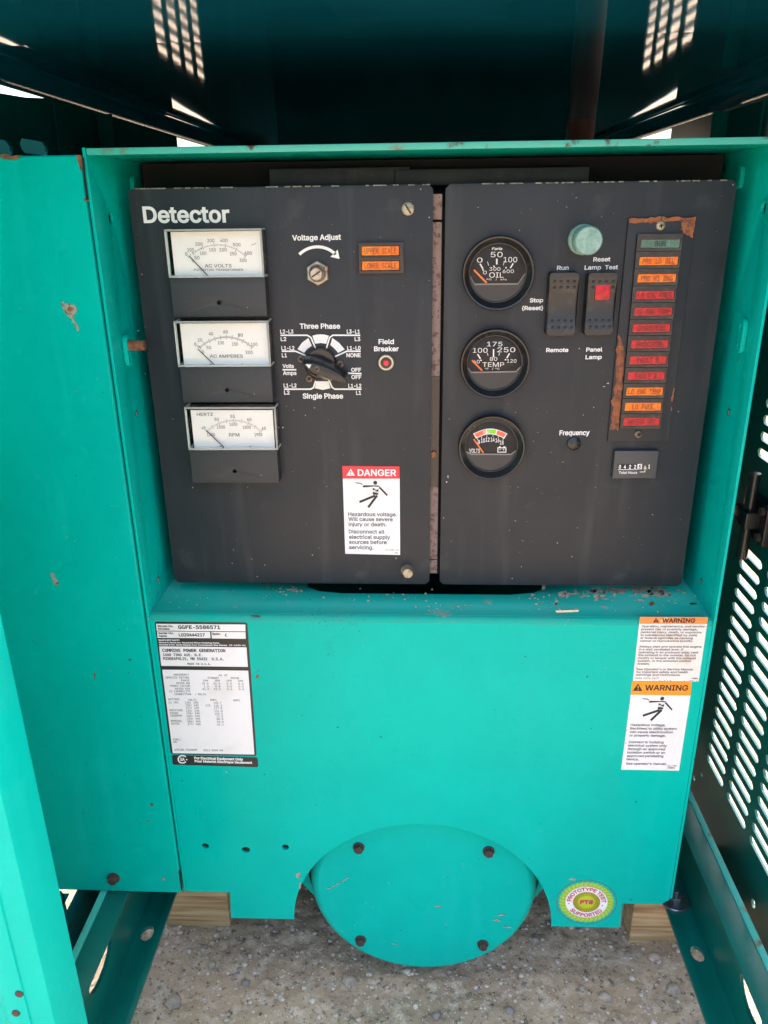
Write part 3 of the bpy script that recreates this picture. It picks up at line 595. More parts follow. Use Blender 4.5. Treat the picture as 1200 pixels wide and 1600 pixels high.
def tri_sign(mb, ctx, pts, Y, k_tri, k_ex):
    mb.use(k_tri); flat(mb, ctx, pts, Y); (x0, y0), (xm, yt), (x1, y1) = pts; h = y0-yt; mb.use(k_ex)
    w_ = (x1-x0)*.045; flat(mb, ctx, [(xm-w_*1.5, yt+h*.32), (xm+w_*1.5, yt+h*.32), (xm+w_*.7, yt+h*.7), (xm-w_*.7, yt+h*.7)], Y-.0002); flat(mb, ctx, ell(xm, yt+h*.82, w_*1.4, h*.06, 10), Y-.0002)
def figure(mb, ctx, f, Y):
    L = lambda pts, wd: line(mb, ctx, [f(*p) for p in pts], wd, Y)
    flat(mb, ctx, [f(*p) for p in ell(471, 296, 17, 17, 20)], Y)
    flat(mb, ctx, [f(*p) for p in ((363, 326), (372, 318), (450, 319), (500, 320), (512, 327), (498, 331), (462, 328), (374, 336), (364, 333))], Y)
    L([(505, 334), (574, 404)], 15); L([(470, 406), (336, 461)], 19); L([(487, 404), (411, 506)], 19)
    flat(mb, ctx, [f(*p) for p in ((449, 340), (478, 352), (450, 362))], Y); flat(mb, ctx, [f(*p) for p in ((497, 338), (498, 374), (462, 366), (494, 352))], Y); flat(mb, ctx, [f(*p) for p in ((450, 374), (497, 384), (497, 398), (450, 397))], Y)
    L([(303, 294), (322, 300), (343, 299), (362, 314)], 7)
b = MB().use('orange_worn'); flat(b, C2, [(228, 137), (835, 139), (829, 199), (221, 197)], D1); b.use('decal_worn'); flat(b, C2, [(221, 198), (829, 200), (752, 714), (164, 708)], D1); wd1 = b.build('warning_decal', hs, smooth=0); wd1['label'] = 'worn orange and white warning decal under the ledge'
b = MB(); tri_sign(b, C2, [(345, 187), (372, 145), (400, 187)], D2, 'black_print', 'orange_worn'); b.use('black_print'); T(b, C2, 'WARNING', 425, 187, 718, 38, D2, .024, dy=1); b.use('grey_print')
for (s, x0, y, x1) in [('Operation, maintenance, and service', 241, 229, 806), ('present risk of property damage,', 238, 255, 742), ('personal injury, death, or exposure', 235, 281, 776), ('to substances identified by state', 231, 307, 738), ('or federal agencies as causing', 229, 333, 699), ('cancer or reproductive toxicity.', 227, 359, 704), ('Always start and operate this engine', 221, 410, 777), ('in a well ventilated area. If', 217, 435, 616), ('operating in an enclosed area, vent', 214, 461, 748), ('the exhaust to the outside. Do not', 211, 486, 727), ('modify or tamper with the exhaust', 209, 512, 728), ('system, or the emission control', 206, 537, 685), ('system.', 203, 562, 315), ("See Operator's or Service Manual", 197, 612, 702), ('for important safety and health', 194, 637, 656), ('warnings and instructions.', 190, 662, 590)]:
    T(b, C2, s, x0, y, x1, 17, D2, .014, dy=2)
T(b, C2, '0098-6674-02(2)', 186, 691, 395, 14, D2, .004); T(b, C2, '<TMC>', 686, 692, 748, 12, D2, .03); b.build('decal_lettering', wd1, smooth=0)
b = MB().use('orange'); flat(b, C2, [(157, 713), (693, 719), (680, 838), (146, 831)], D1); b.use('decal_white'); flat(b, C2, [(146, 832), (680, 839), (577, 1510), (60, 1500)], D1); wd2 = b.build('warning_decal', hs, smooth=0); wd2['label'] = 'warning decal with falling figure symbol'
b = MB(); tri_sign(b, C2, [(165, 796), (212, 733), (251, 799)], D2, 'black_print', 'orange'); b.use('black_print'); T(b, C2, 'WARNING', 270, 792, 655, 48, D2, .02, dy=2)
figure(b, C2, lambda x, y: (427+1.05*(x-471)-.19*(y-296), 866+.93*(y-296)), D2); b.use('grey_print')
for (s, x0, y, x1) in [('Hazardous Voltage.', 145, 1110, 456), ('Backfeed to utility system', 141, 1142, 556), ('can cause electrocution', 137, 1173, 520), ('or property damage.', 133, 1204, 457), ('Connect to building', 126, 1263, 438), ('electrical system only', 122, 1294, 468), ('through an approved', 118, 1325, 452), ('isolation switch or an', 114, 1356, 453), ('approved paralleling', 111, 1387, 436), ('device.', 107, 1416, 217), ("See operator's manual.", 103, 1456, 465)]:
    T(b, C2, s, x0, y, x1, 20, D2, .016, dy=3)
T(b, C2, '98-5758', 474, 1473, 551, 11, D2, .01); T(b, C2, '<TMC>', 472, 1491, 541, 12, D2, .03); b.build('decal_lettering', wd2, smooth=0)
b = MB().use('rust')                                             # browned rims of the two warning decals
for (x, y, c, sx, sy) in ((700, 706, 10, 60, 4), (450, 706, 14, 120, 4), (110, 1150, 10, 6, 130), (640, 1150, 12, 10, 150), (815, 300, 8, 8, 90), (200, 560, 8, 6, 70)):
    for _ in range(c):
        t = rnd.gauss(0, 1)*.6; yy = y+t*sy; xx = x+t*sx-(yy-y)*.135*(sy > 20)+rnd.uniform(-2, 2); q = C2(xx, yy); blot(b, q[0], q[1], rnd.uniform(.4, 1), rnd.uniform(.3, .9), D2, 7)
tag(b.build('decal_stain', hs, smooth=0), kind='stuff')
# round seal decal
def E2(rx, ry, n=48, **k): return ell(445, 321, rx, ry, n, **k)
b = MB().use('grey_print'); flat(b, C13, E2(219, 159, 60), D1, [E2(215, 156, 60)[::-1]]); b.use('lime_soft'); flat(b, C13, E2(196, 143), D1, [E2(150, 111)[::-1]]); b.use('lime')
for i in range(34):
    a = 6.2832*i/34; q = lambda r, da: (445+r*math.cos(a+da), 321+r*.727*math.sin(a+da))
    flat(b, C13, [q(152, 0), q(176, .02), q(208, .16), q(178, .12), q(152, .11)], D2)
b.use('white_print'); flat(b, C13, E2(153, 113), D2, [E2(99, 73)[::-1]]); b.use('lime'); flat(b, C13, E2(99, 73), D1-.0001); b.use('gold_brown')
for i in range(44):
    a = 6.2832*i/44; q = lambda r, da: (445+r*math.cos(a+da), 321+r*.737*math.sin(a+da)); flat(b, C13, [q(60, -.028), q(98, -.042), q(98, .042), q(60, .028)], D2)
b.use('maroon_print'); T(b, C13, 'PTS', 397, 334, 492, 27, D2-.0001, .05); T_arc(b, C13, 'PROTOTYPE TEST', (445, 321), 110, 81, rad(-87), rad(178), 32, D2-.0002); T_arc(b, C13, 'SUPPORTED', (445, 321), 143, 105, rad(92), rad(112), 32, D2-.0002, .03, True)
for x in (318, 559): flat(b, C13, ell(x, 345 if x > 400 else 332, 5, 4, 10), D2-.0002)
b.build('seal_decal', hs, smooth=0)
# ---------------------------------------------------------------- round cover in the arch
cv = empty('round_cover', (.241, .03, -.48), 'round teal cover plate with four dark bolts hanging in the arched cut-out', 'cover')
cx, cz, R = .2408, -.3472, .1228
b = MB().use('teal'); b.lathe(cx, cz, [(R-.006, .042), (R-.001, .040), (R, .036), (R, .028), (R-.0006, .0235), (R-.0022, .0186), (R-.0046, .0146), (R-.0075, .0122), (R-.0105, .0112), (R-.0108, .01115), (.05, .0108), (.0001, .0108)], 96); b.build('cover_plate', cv, smooth=22)
b = MB().use('teal_dark'); b.lathe(cx, cz+.008, [(.118, .42), (.132, .30), (.134, .06), (.128, .036)], 64); b.build('end_housing', cv)
p, q = PY(480, 1420, .05), PY(862, 1380, .05)
for o in ([(cx-.146, -.30), (cx-.118, -.30), (cx-.118, -.392), (cx-.132, -.372), (cx-.146, -.352)], [(cx+.118, -.30), (cx+.146, -.30), (cx+.146, -.345), (cx+.118, -.392)]):
    b = MB().use('teal'); sheet_y(b, o[::-1], [], .036, .05); b.build('housing_foot', cv, bevel=.002)
first = None
for (px, py) in ((560, 1329), (764, 1335), (563, 1474), (755, 1481)):
    p = PY(px, py, .006)
    if first is None:
        b = MB().use('rust_dark'); b.lathe(p.x, p.z, [(.0062, .0112), (.0062, .0098), (.0048, .0094)], 20); b.lathe(p.x, p.z, [(.0050, .0096), (.0050, .0058), (.0044, .0050)], 6, .3); o = b.build('bolt', cv, loc=(p.x, .011, p.z), smooth=30); first = o.data
    else: inst(first, 'bolt', cv, (p.x, .011, p.z))
b = MB().use('bare'); YD = .0105
for (x, y, rx, ry) in ((784, 1430, 10, 1.2), (776, 1438, 7, 2), (793, 1449, 8, 1.5), (514, 1388, 4, 1), (684, 1416, 7, 1.2), (617, 1475, 9, .7)): blot(b, x, y, rx, ry, YD)
line(b, FULL, [(515, 1388), (530, 1380), (545, 1371)], 1, YD); dust(b, 660, 1400, 90, 60, 22, .3, .9, YD); tag(b.build('paint_chip', cv, smooth=0), kind='stuff')
# ---------------------------------------------------------------- plain panel on the left
sp = empty('cover_panel', (-.15, 0, -.3465), 'large plain teal cover panel with chipped paint beside the control housing', 'panel')
b = MB().use('teal'); b.box(-.30, -.0166, -.0025, .018, -.3462, .3732); b.build('panel_sheet', sp, bevel=.0028, seg=3)
YS = -.0029; p = PY(176, 1375, -.006); b = MB().use('rust_dark'); b.lathe(p.x, p.z, [(.0066, -.0026), (.0066, -.0042), (.0052, -.0046)], 20); b.lathe(p.x, p.z, [(.0050, -.0044), (.0050, -.0088), (.0043, -.0096)], 6, .2); b.build('bolt', sp, loc=(p.x, -.0026, p.z), smooth=30)
b = MB().use('dark_hole'); flat(b, FULL, [(127.5, 247), (131, 246), (138, 312), (135, 313)], YS); b.build('seam_slot', sp, smooth=0); b = MB().use('dark_hole'); flat(b, FULL, [(279, 1361), (282, 1360), (285, 1391), (283, 1391)], YS); b.build('seam_slot', sp, smooth=0)
b = MB().use('rust'); flat(b, FULL, rough([(0, 242), (34, 242), (30, 247), (22, 250), (10, 249), (0, 247)], 4, .1), YS); flat(b, FULL, [(119, 242), (126, 242), (129, 258), (126, 268), (123, 256)], YS); flat(b, FULL, [(131, 310), (139, 312), (139, 315), (132, 314)], YS)
b.use('bare')
flat(b, FULL, rough([(97, 471), (104, 474), (116, 476), (120, 481), (120, 488), (114, 494), (117, 502), (124, 512), (122, 518), (117, 510), (112, 499), (106, 495), (100, 485)], 3, .2), YS); flat(b, FULL, [(78, 897), (83, 894), (87, 903), (92, 910), (89, 915), (84, 913), (82, 905)], YS)
b.use('rust'); blot(b, 110, 483, 6, 6, YS-.0002); blot(b, 237, 1258, 3.6, 2.8, YS); blot(b, 232, 1284, 2, 1.8, YS); blot(b, 90, 911, 3, 2, YS-.0002); blot(b, 148, 1056, 2, 6, YS)
b.use('bare'); blot(b, 256, 1374, 3.5, 3, YS); dust(b, 150, 700, 60, 220, 26, .4, 1.1, YS); dust(b, 200, 1150, 50, 120, 16, .4, 1.1, YS); b.use('soot'); dust(b, 130, 800, 60, 250, 30, .4, 1, YS); blot(b, 203, 1031, 2.6, 1.8, YS); tag(b.build('paint_chip', sp, smooth=0), kind='stuff')
# ---------------------------------------------------------------- hinged door edge in the left foreground
dr = empty('access_door', (-.16, -.15, -.475), 'teal folded door edge standing open in the near left corner', 'door')
yd = -.232
A = [(PY(138, 1600, -.208).x, -.208), (PY(86, 1600, yd).x, yd), (PY(52, 1600, yd).x, yd-.0004), (PY(52, 1600, yd).x-.0004, yd-.0022), (PY(16, 1600, yd-.0022).x, yd-.0022), (PY(10, 1600, yd+.004).x, yd+.004), (-.155, yd+.004), (-.26, -.05), (-.245, -.035)]
b = MB().use('teal'); n = len(A); b.add([(x, y, -.475) for (x, y) in A]+[(x, y, .455) for (x, y) in A], [(i, (i+1) % n, n+(i+1) % n, n+i) for i in range(n)]+[tuple(range(n)), tuple(range(n, 2*n))]); b.build('door_edge', dr, bevel=.0012)
for (px, py) in ((30, 1553), (25, 1583)):
    p = PY(px, py, yd-.0024); b = MB().use('rust_dark'); b.lathe(p.x, p.z, [(.0032, yd-.0022), (.0030, yd-.0030), (.0015, yd-.0034)], 14); b.build('rivet', dr, loc=(p.x, yd-.0024, p.z))
# ---------------------------------------------------------------- black meter panel (left half)
C3, C4, C5, C6, C7 = cc(190, 270, 4.6154), cc(230, 490, 5), cc(420, 280, 4.2857), cc(420, 490, 4.2857), cc(500, 700, 5.4545)
C8, C9, C10, C11, C12 = cc(690, 340, 6.6667), cc(690, 500, 5.717), cc(820, 320, 5.3333), cc(930, 320, 6.6667), cc(930, 500, 5.928)
PP = YB-.0003                              # flat print on the panel
mp = empty('meter_panel', (.118, YB, 0), 'black panel with three white analog meters, selector knob and danger decal', 'control panel')
gp = empty('gauge_panel', (.36, YB, 0), 'black panel with three round gauges, rocker switches and coloured warning lamps', 'control panel')
x1 = (PY(678, 300, YB).x+PY(670, 900, YB).x)/2; x2 = (PY(695, 300, YB).x+PY(688, 900, YB).x)/2
b = MB().use('black_panel'); sheet_y(b, chamf(0, x1, .0005, .351, .0035), [], YB, .0025); b.build('panel_plate', mp, bevel=.0006)
b = MB().use('black_panel'); sheet_y(b, chamf(x2, .48, .0005, .351, .0035), [], YB, .0025); b.build('panel_plate', gp, bevel=.0006)
b = MB().use('bare')                        # worn bright metal along the plate edges
for _ in range(90):
    x = rnd.choice((rnd.uniform(.004, x1-.004), rnd.uniform(x2+.004, .476))); l = rnd.uniform(.001, .006); b.add([(x, YB-.0002, .3502), (x+l, YB-.0002, .3502), (x+l, YB+.0003, .35115), (x, YB+.0003, .35115)], [(0, 1, 2, 3)])
tag(b.build('worn_edge', gp, smooth=0), kind='stuff')
b = MB().use('white_print'); t_ = lambda *a, **k: T(b, *a, **k)
t_(C3, 'Detector', 160, 358, 782, 116, PP, .024, dy=-4); b.build('title_lettering', mp, smooth=0)
# analog meters: clear cover, white dial, black lower block
def meter(lab, ctx, cov, blk, dial, hole, draw):
    x0, x1_, z0, z1 = rect(ctx, *cov, YB-.022); bx0, bx1, bz0, bz1 = rect(ctx, *blk, YB-.014); DY = YB-.011; dx0, dx1, dz0, dz1 = rect(ctx, *dial, DY)
    b = MB().use('black_pebbled'); p = PY(*ctx(*hole), YB-.014)
    sheet_y(b, box2(bx0, bx1, bz0, bz1), [circ(p.x, p.z, .0017, n=16)], YB-.014, .0138); b.use('dark_hole'); b.lathe(p.x, p.z, [(.0017, YB-.0135), (.0017, YB-.009)], 16); b.use('black_pebbled')
    mt = b.build('analog_meter', mp, loc=((bx0+bx1)/2, YB, bz0), bevel=.0007); mt['label'] = lab
    b = MB().use('black_plastic'); b.box(x0+.001, x1_-.001, YB-.006, YB-.0002, z0+.001, z1-.001); b.build('meter_base', mt, bevel=.0005)
    b = MB().use('dial_white'); b.box(dx0, dx1, DY, DY+.0012, dz0, dz1); b.build('dial', mt)
    b = MB().use('grey_print'); draw(b, DY-.0003); b.build('dial_print', mt, smooth=0)
    b = MB().use('clear'); t = .0002; zf, yf = z1, YB-.022
    b.add([(x0, yf, z0), (x1_, yf, z0), (x1_, yf, z1), (x0, yf, z1), (x0, YB-.0062, z0), (x1_, YB-.0062, z0), (x1_, YB-.0062, z1), (x0, YB-.0062, z1)], [(0, 1, 2, 3), (0, 3, 7, 4), (1, 5, 6, 2), (3, 2, 6, 7), (0, 4, 5, 1)])
    b.use('clear_edge'); e = .0011; g2 = .0002
    for (xa, xb_, za, zb) in ((x0, x1_, z1-e, z1), (x0, x1_, z0, z0+e), (x0, x0+e, z0+e, z1-e), (x1_-e, x1_, z0+e, z1-e)): b.box(xa-g2, xb_+g2, yf-g2, yf+e, za-g2, zb+g2)
    for xa in (x0-g2, x1_-e+g2): b.box(xa, xa+e, yf+e+.0001, YB-.0064, z1-e, z1+g2); b.box(xa, xa+e, yf+e+.0001, YB-.0064, z0-g2, z0+e)
    b.build('clear_cover', mt, smooth=0)
    return mt
def needle(ctx, a, b_, wd, Y, parent, k='needle_blue'):
    b = MB().use(k); line(b, ctx, [a, b_], wd, Y); o = [v for v in b.v]; b.v = []; b.f = []; b.mi = []
    b.loft([Vector(v)+Vector((0, .0005, 0)) for v in o], o); b.build('needle', parent, smooth=0)
def d_volt(b, Y):
    for s, x0, y, x1_, h in (('0', 459, 597, 475, 24), ('100', 475, 567, 522, 24), ('200', 533, 526, 585, 24), ('300', 618, 501, 670, 24), ('400', 712, 499, 765, 24), ('500', 805, 530, 858, 24), ('600', 887, 591, 940, 24), ('0', 508, 645, 522, 22), ('50', 527, 624, 562, 24), ('100', 566, 592, 612, 24), ('150', 632, 567, 680, 24), ('200', 706, 567, 758, 24), ('250', 782, 595, 830, 24), ('300', 850, 643, 902, 24), ('AC VOLTS', 601, 682, 794, 24), ('POTENTIAL TRANSFORMER', 522, 707, 877, 15)): T(b, C3, s, x0, y, x1_, h, Y, .006)
    ticks(b, C3, (515, 582), (690, 520), (893, 602), 46, 9, 30, 9, 3, Y); ticks(b, C3, (478, 605), (530, 567), (575, 546), 6, 5, 16, 10, 3, Y); line(b, C3, [(935, 522), (972, 508)], 3, Y)
m1 = meter('AC volts meter with white dial, topmost of the three', C3, ((303, 412), (1010, 400), (1024, 748), (347, 758)), ((345, 759), (1030, 755), (1052, 1033), (375, 1043)), ((354, 425), (998, 421), (1022, 746), (384, 752)), (702, 935), d_volt)
needle(C3, (484, 598), (629, 750), 6, YB-.0135, m1)
def d_amp(b, Y):
    for s, x0, y, x1_, h in (('0', 368, 252, 385, 25), ('20', 395, 218, 432, 25), ('40', 482, 170, 516, 25), ('60', 595, 155, 630, 25), ('80', 710, 180, 748, 25), ('100', 812, 252, 862, 25), ('0', 430, 312, 445, 25), ('50', 465, 278, 500, 25), ('100', 552, 240, 600, 25), ('150', 663, 250, 710, 25), ('200', 768, 315, 825, 25), ('AC AMPERES', 490, 345, 748, 25)): T(b, C4, s, x0, y, x1_, h, Y, .006)
    ticks(b, C4, (412, 264), (615, 184), (822, 266), 61, 6, 34, 13, 3, Y); ticks(b, C4, (398, 262), (402, 257), (404, 254), 2, 1, 24, 20, 3, Y)
    for x in (495, 742): flat(b, C4, ell(x, 402, 16, 10), Y, [ell(x, 402, 12, 7)[::-1]])
    line(b, C4, [(525, 408), (560, 401), (640, 398), (720, 405)], 4, Y)
m2 = meter('AC amperes meter with white dial, middle of the three', C4, ((207, 70), (946, 50), (962, 408), (245, 418)), ((249, 420), (965, 420), (985, 692), (287, 696)), ((255, 80), (928, 73), (953, 408), (290, 411)), (622, 597), d_amp)
needle(C4, (395, 278), (526, 402), 6, YB-.0135, m2)
def d_hz(b, Y):
    for s, x0, y, x1_, h in (('HERTZ', 388, 799, 515, 24), ('45', 425, 905, 456, 24), ('50', 526, 838, 560, 24), ('55', 650, 815, 685, 24), ('60', 780, 839, 815, 24), ('65', 895, 908, 928, 24), ('1350', 468, 957, 530, 24), ('1500', 545, 898, 608, 24), ('1650', 643, 876, 705, 24), ('1800', 747, 900, 810, 24), ('1950', 838, 957, 900, 24), ('RPM', 640, 960, 721, 26)): T(b, C4, s, x0, y, x1_, h, Y, .006)
    ticks(b, C4, (465, 922), (670, 835), (888, 922), 41, 5, 32, 13, 3, Y)
    for x in (572, 806): flat(b, C4, ell(x, 1048, 16, 14), Y, [ell(x, 1048, 12, 10)[::-1]])
    line(b, C4, [(598, 1052), (660, 1045), (740, 1045), (800, 1058)], 4, Y)
m3 = meter('hertz and RPM meter with white dial, lowest of the three', C4, ((292, 744), (1002, 722), (1017, 1064), (325, 1064)), ((330, 1071), (1015, 1073), (1031, 1326), (352, 1321)), ((341, 755), (982, 755), (995, 1064), (368, 1062)), (682, 1232), d_hz)
needle(C4, (460, 914), (603, 1048), 6, YB-.0135, m3)
# voltage adjust
b = MB().use('white_print'); t_(C5, 'Voltage Adjust', 157, 410, 484, 36, PP, .022, dy=-6)
ar = arc3((204, 503), (322, 452), (448, 503), 18); flat(b, C5, [(x-nx*-9, y-ny*-9) for x, y, nx, ny in ar]+[(x+nx*-11, y+ny*-11) for x, y, nx, ny in reversed(ar)], PP); flat(b, C5, [(413, 520), (461, 472), (474, 534)], PP); b.build('voltage_adjust_lettering', mp, smooth=0)
p = PY(*C5(326, 630), YB-.004); b = MB().use('rusty_zinc'); hexr = .0098; b.lathe(p.x, p.z, [(hexr, YB-.0002), (hexr, YB-.0040), (hexr*.9, YB-.0048)], 6, rad(90)); b.use('bronze'); b.lathe(p.x, p.z, [(.0072, YB-.0047), (.0070, YB-.0056), (.0052, YB-.0056)], 24)
nut = b.build('adjuster_nut', mp, loc=(p.x, YB, p.z), smooth=30)
b = MB().use('rusty_zinc'); b.lathe(p.x, p.z, [(.0050, YB-.0056), (.0050, YB-.0125), (.0044, YB-.0132)], 20); sh = b.build('adjuster_shaft', nut, smooth=30)
b = MB().use('rust_dark'); c_ = PY(*C5(305, 636), YB-.0132); q = Vector((math.cos(rad(32)), 0, math.sin(rad(32)))); r_ = Vector((-q.z, 0, q.x)); o_ = Vector((p.x, YB-.01325, p.z))
b.loft([o_+q*.0042+r_*.0006+Vector((0, .0005, 0)), o_-q*.0042+r_*.0006+Vector((0, .0005, 0)), o_-q*.0042-r_*.0006+Vector((0, .0005, 0)), o_+q*.0042-r_*.0006+Vector((0, .0005, 0))], [o_+q*.0042+r_*.0006, o_-q*.0042+r_*.0006, o_-q*.0042-r_*.0006, o_+q*.0042-r_*.0006]); b.build('screwdriver_slot', nut, smooth=0)
# screws
def screw(px, py, rr_px, Y, hgt, k, parent, ang, phil=False, name='screw'):
    p = PY(px, py, Y-hgt); r = (PY(px+rr_px, py, Y-hgt).x-p.x); b = MB().use(k)
    b.lathe(p.x, p.z, [(r, Y-.0002), (r, Y-hgt*.5), (r*.85, Y-hgt*.85), (r*.5, Y-hgt), (.0001, Y-hgt*1.05)], 28); b.use('dark_hole' if phil else 'rust_dark'); yy = Y-hgt*1.05-.0002
    for a in ((ang, ang+90) if phil else (ang,)):
        d = Vector((math.cos(rad(a)), 0, math.sin(rad(a)))); e = Vector((-d.z, 0, d.x)); L = r*(.5 if phil else .82); w_ = r*.13; c = Vector((p.x, yy-.0001*(a != ang), p.z))
        b.add([c+d*L+e*w_, c-d*L+e*w_, c-d*L-e*w_, c+d*L-e*w_], [(0, 1, 2, 3)])
    return b.build(name, parent, loc=(p.x, Y, p.z), smooth=40)
screw(*C5(932, 198), 10, YB, .0022, 'zinc', mp, -58)
p = PY(*C7(742, 1042), YB-.001); b = MB().use('bronze'); b.lathe(p.x, p.z, [(.0060, YB-.0002), (.0058, YB-.0012), (.004, YB-.0013)], 24); b.build('washer', mp, loc=(p.x, YB, p.z))
p = PY(*C7(749, 1072), YB-.011); b = MB().use('zinc'); b.lathe(p.x, p.z, [(.0042, YB-.0013), (.0044, YB-.0085), (.0047, YB-.0095), (.0045, YB-.0108), (.0001, YB-.0112)], 24); b.build('screw', mp, loc=(p.x, YB, p.z))
# two orange lamps in a frame
def lens_box(ctx, cor, Y, hgt, k, parent, text, tk, loc=None, tfrac=.62):
    x0, x1_, z0, z1 = rect(ctx, *cor, Y-hgt); b = MB().use(k); b.box(x0, x1_, Y-hgt, Y-.0002, z0, z1); b.use(tk)
    if text:
        vs, fs = glyphs(text.replace('0', 'O'), MONO, .012); cap = max(v[1] for v in glyphs('H', MONO, .012)[0]); u0 = min(v[0] for v in vs); u1 = max(v[0] for v in vs)
        wd = (x1_-x0)*min(.86, .085*len(text)+.06); s = wd/(u1-u0); hz = (z1-z0)*tfrac/cap
        b.add([((x0+x1_)/2+(v[0]-(u0+u1)/2)*s, Y-hgt-.0003, (z0+z1)/2+(v[1]-cap/2)*hz) for v in vs], fs)
    return b.build('lens', parent, bevel=.0)
def bezel(ctx, cor, inner, Y, hgt, k, parent, name, loc=None):
    x0, x1_, z0, z1 = rect(ctx, *cor, Y-hgt); i = [rect(ctx, *c, Y-hgt) for c in inner]; b = MB().use(k)
    sheet_y(b, box2(x0, x1_, z0, z1), [box2(*c)[::-1] for c in i], Y-hgt, hgt-.0001); b.use('dark_hole'); b.box(x0+.001, x1_-.001, Y-.0006, Y-.0003, z0+.001, z1-.001) if False else None
    return b.build(name, parent, loc=((x0+x1_)/2, Y, z0), bevel=.0003)
i1, i2 = ((618, 448), (875, 444), (875, 510), (618, 517)), ((620, 548), (875, 544), (877, 609), (621, 615))
lm = bezel(C5, ((600, 425), (902, 421), (905, 630), (604, 633)), (i1, i2), YB, .004, 'black_plastic', mp, 'lamp_frame'); lm['label'] = 'black frame holding two orange meter scale lamps'
lens_box(C5, ((622, 452), (871, 448), (871, 506), (622, 513)), YB, .0036, 'lens_orange', lm, 'UPPER SCALE', 'lens_print_dark'); lens_box(C5, ((624, 552), (871, 548), (873, 605), (625, 611)), YB, .0036, 'lens_orange', lm, 'LOWER SCALE', 'lens_print_dark')
# phase selector
b = MB().use('white_print')
for s, x0, y, x1_, h in (('Three Phase', 208, 100, 478, 34), ('L2-L3', 77, 133, 165, 26), ('L2', 80, 183, 118, 26), ('L1-L2', 85, 243, 172, 26), ('L1', 88, 292, 122, 26), ('Volts', 92, 363, 168, 25), ('Amps', 95, 410, 186, 25), ('L1-L2', 100, 494, 186, 26), ('L2', 103, 541, 140, 26), ('Single Phase', 228, 568, 498, 34), ('L3-L1', 523, 133, 610, 26), ('L3', 575, 183, 613, 26), ('L1-L0', 525, 243, 615, 26), ('NONE', 520, 291, 616, 26), ('OFF', 552, 389, 618, 26), ('OFF', 553, 437, 620, 26), ('L1-L2', 533, 496, 620, 26), ('L1', 585, 543, 618, 26)): T(b, C6, s, x0, y, x1_, h, PP, .024)
for pts in ([(78, 145), (258, 145), (282, 160), (312, 230)], [(612, 145), (428, 145), (407, 161), (385, 234)], [(87, 252), (180, 252), (246, 281)], [(615, 252), (522, 252), (443, 288)], [(92, 376), (184, 376)], [(620, 402), (520, 399)], [(102, 506), (280, 506), (299, 496), (314, 450)], [(620, 506), (443, 506), (424, 494), (402, 445)]): line(b, C6, pts, 10, PP)
for pts in ([(292, 148), (320, 141), (347, 139), (375, 141), (402, 148), (385, 202), (347, 197), (309, 202)], [(192, 238), (222, 195), (265, 163), (288, 215), (258, 236), (237, 263)], [(425, 163), (470, 195), (508, 240), (465, 263), (440, 235), (412, 210)], [(318, 453), (400, 453), (412, 500), (362, 511), (308, 500)]): flat(b, C6, pts, PP)
b.build('selector_lettering', mp, smooth=0)
p = PY(*C6(345, 337), YB-.004); R = PY(*C6(345+108, 337), YB-.004).x-p.x; b = MB().use('black_plastic'); b.lathe(p.x, p.z, [(R, YB-.0002), (R, YB-.003), (R*.94, YB-.0048), (R*.9, YB-.0044), (.001, YB-.0044)], 48)
sw = b.build('selector_switch', mp, loc=(p.x, YB, p.z), smooth=30)
lo = [(212, 303), (238, 286), (300, 281), (352, 290), (440, 338), (532, 408), (530, 438), (508, 466), (470, 462), (372, 440), (290, 408), (236, 352)]
hi = [(236, 340), (250, 331), (292, 331), (332, 343), (408, 372), (478, 408), (508, 436), (500, 462), (470, 456), (378, 428), (296, 398), (250, 362)]
b = MB().use('black_plastic'); b.loft([PY(*C6(*q), YB-.009) for q in lo], [PY(*C6(*q), YB-.020) for q in hi]); o_ = [PY(*C6(*q), YB-.009) for q in lo]; b.loft([q+Vector((0, .0046, 0)) for q in o_], o_, False); b.build('pointer_knob', sw, bevel=.0007, smooth=25)
b = MB().use('white_print'); flat(b, C6, [(247, 340), (284, 342), (271, 369)], YB-.0203); b.build('pointer_mark', sw, smooth=0)
screw(*C6(322, 372), 4.6, YB-.0195, .0012, 'bronze', sw, 20, True)
for (x, y) in ((213, 305), (478, 340), (270, 437)): screw(*C6(x, y), 5.8, YB, .0022, 'bronze', sw, 30, True)
b = MB().use('white_print'); T(b, C6, 'Field', 735, 203, 838, 32, PP, .022); T(b, C6, 'Breaker', 705, 251, 870, 32, PP, .022); b.build('breaker_lettering', mp, smooth=0)
p = PY(*C6(785, 330), YB-.003); u = PY(*C6(839, 330), YB-.003).x-p.x; b = MB().use('cream_metal'); b.lathe(p.x, p.z, [(u, YB-.0002), (u, YB-.0022), (u*.9, YB-.003), (u*.72, YB-.003), (u*.68, YB-.0018)], 36); b.use('black_plastic'); b.lathe(p.x, p.z, [(u*.69, YB-.0019), (.001, YB-.0019)], 36)
fb = b.build('breaker_button', mp, loc=(p.x, YB, p.z), smooth=30); b = MB().use('btn_red'); b.lathe(p.x, p.z, [(u*.36, YB-.0019), (u*.36, YB-.0034), (u*.25, YB-.0039), (.0001, YB-.004)], 24); b.build('push_button', fb, smooth=30)
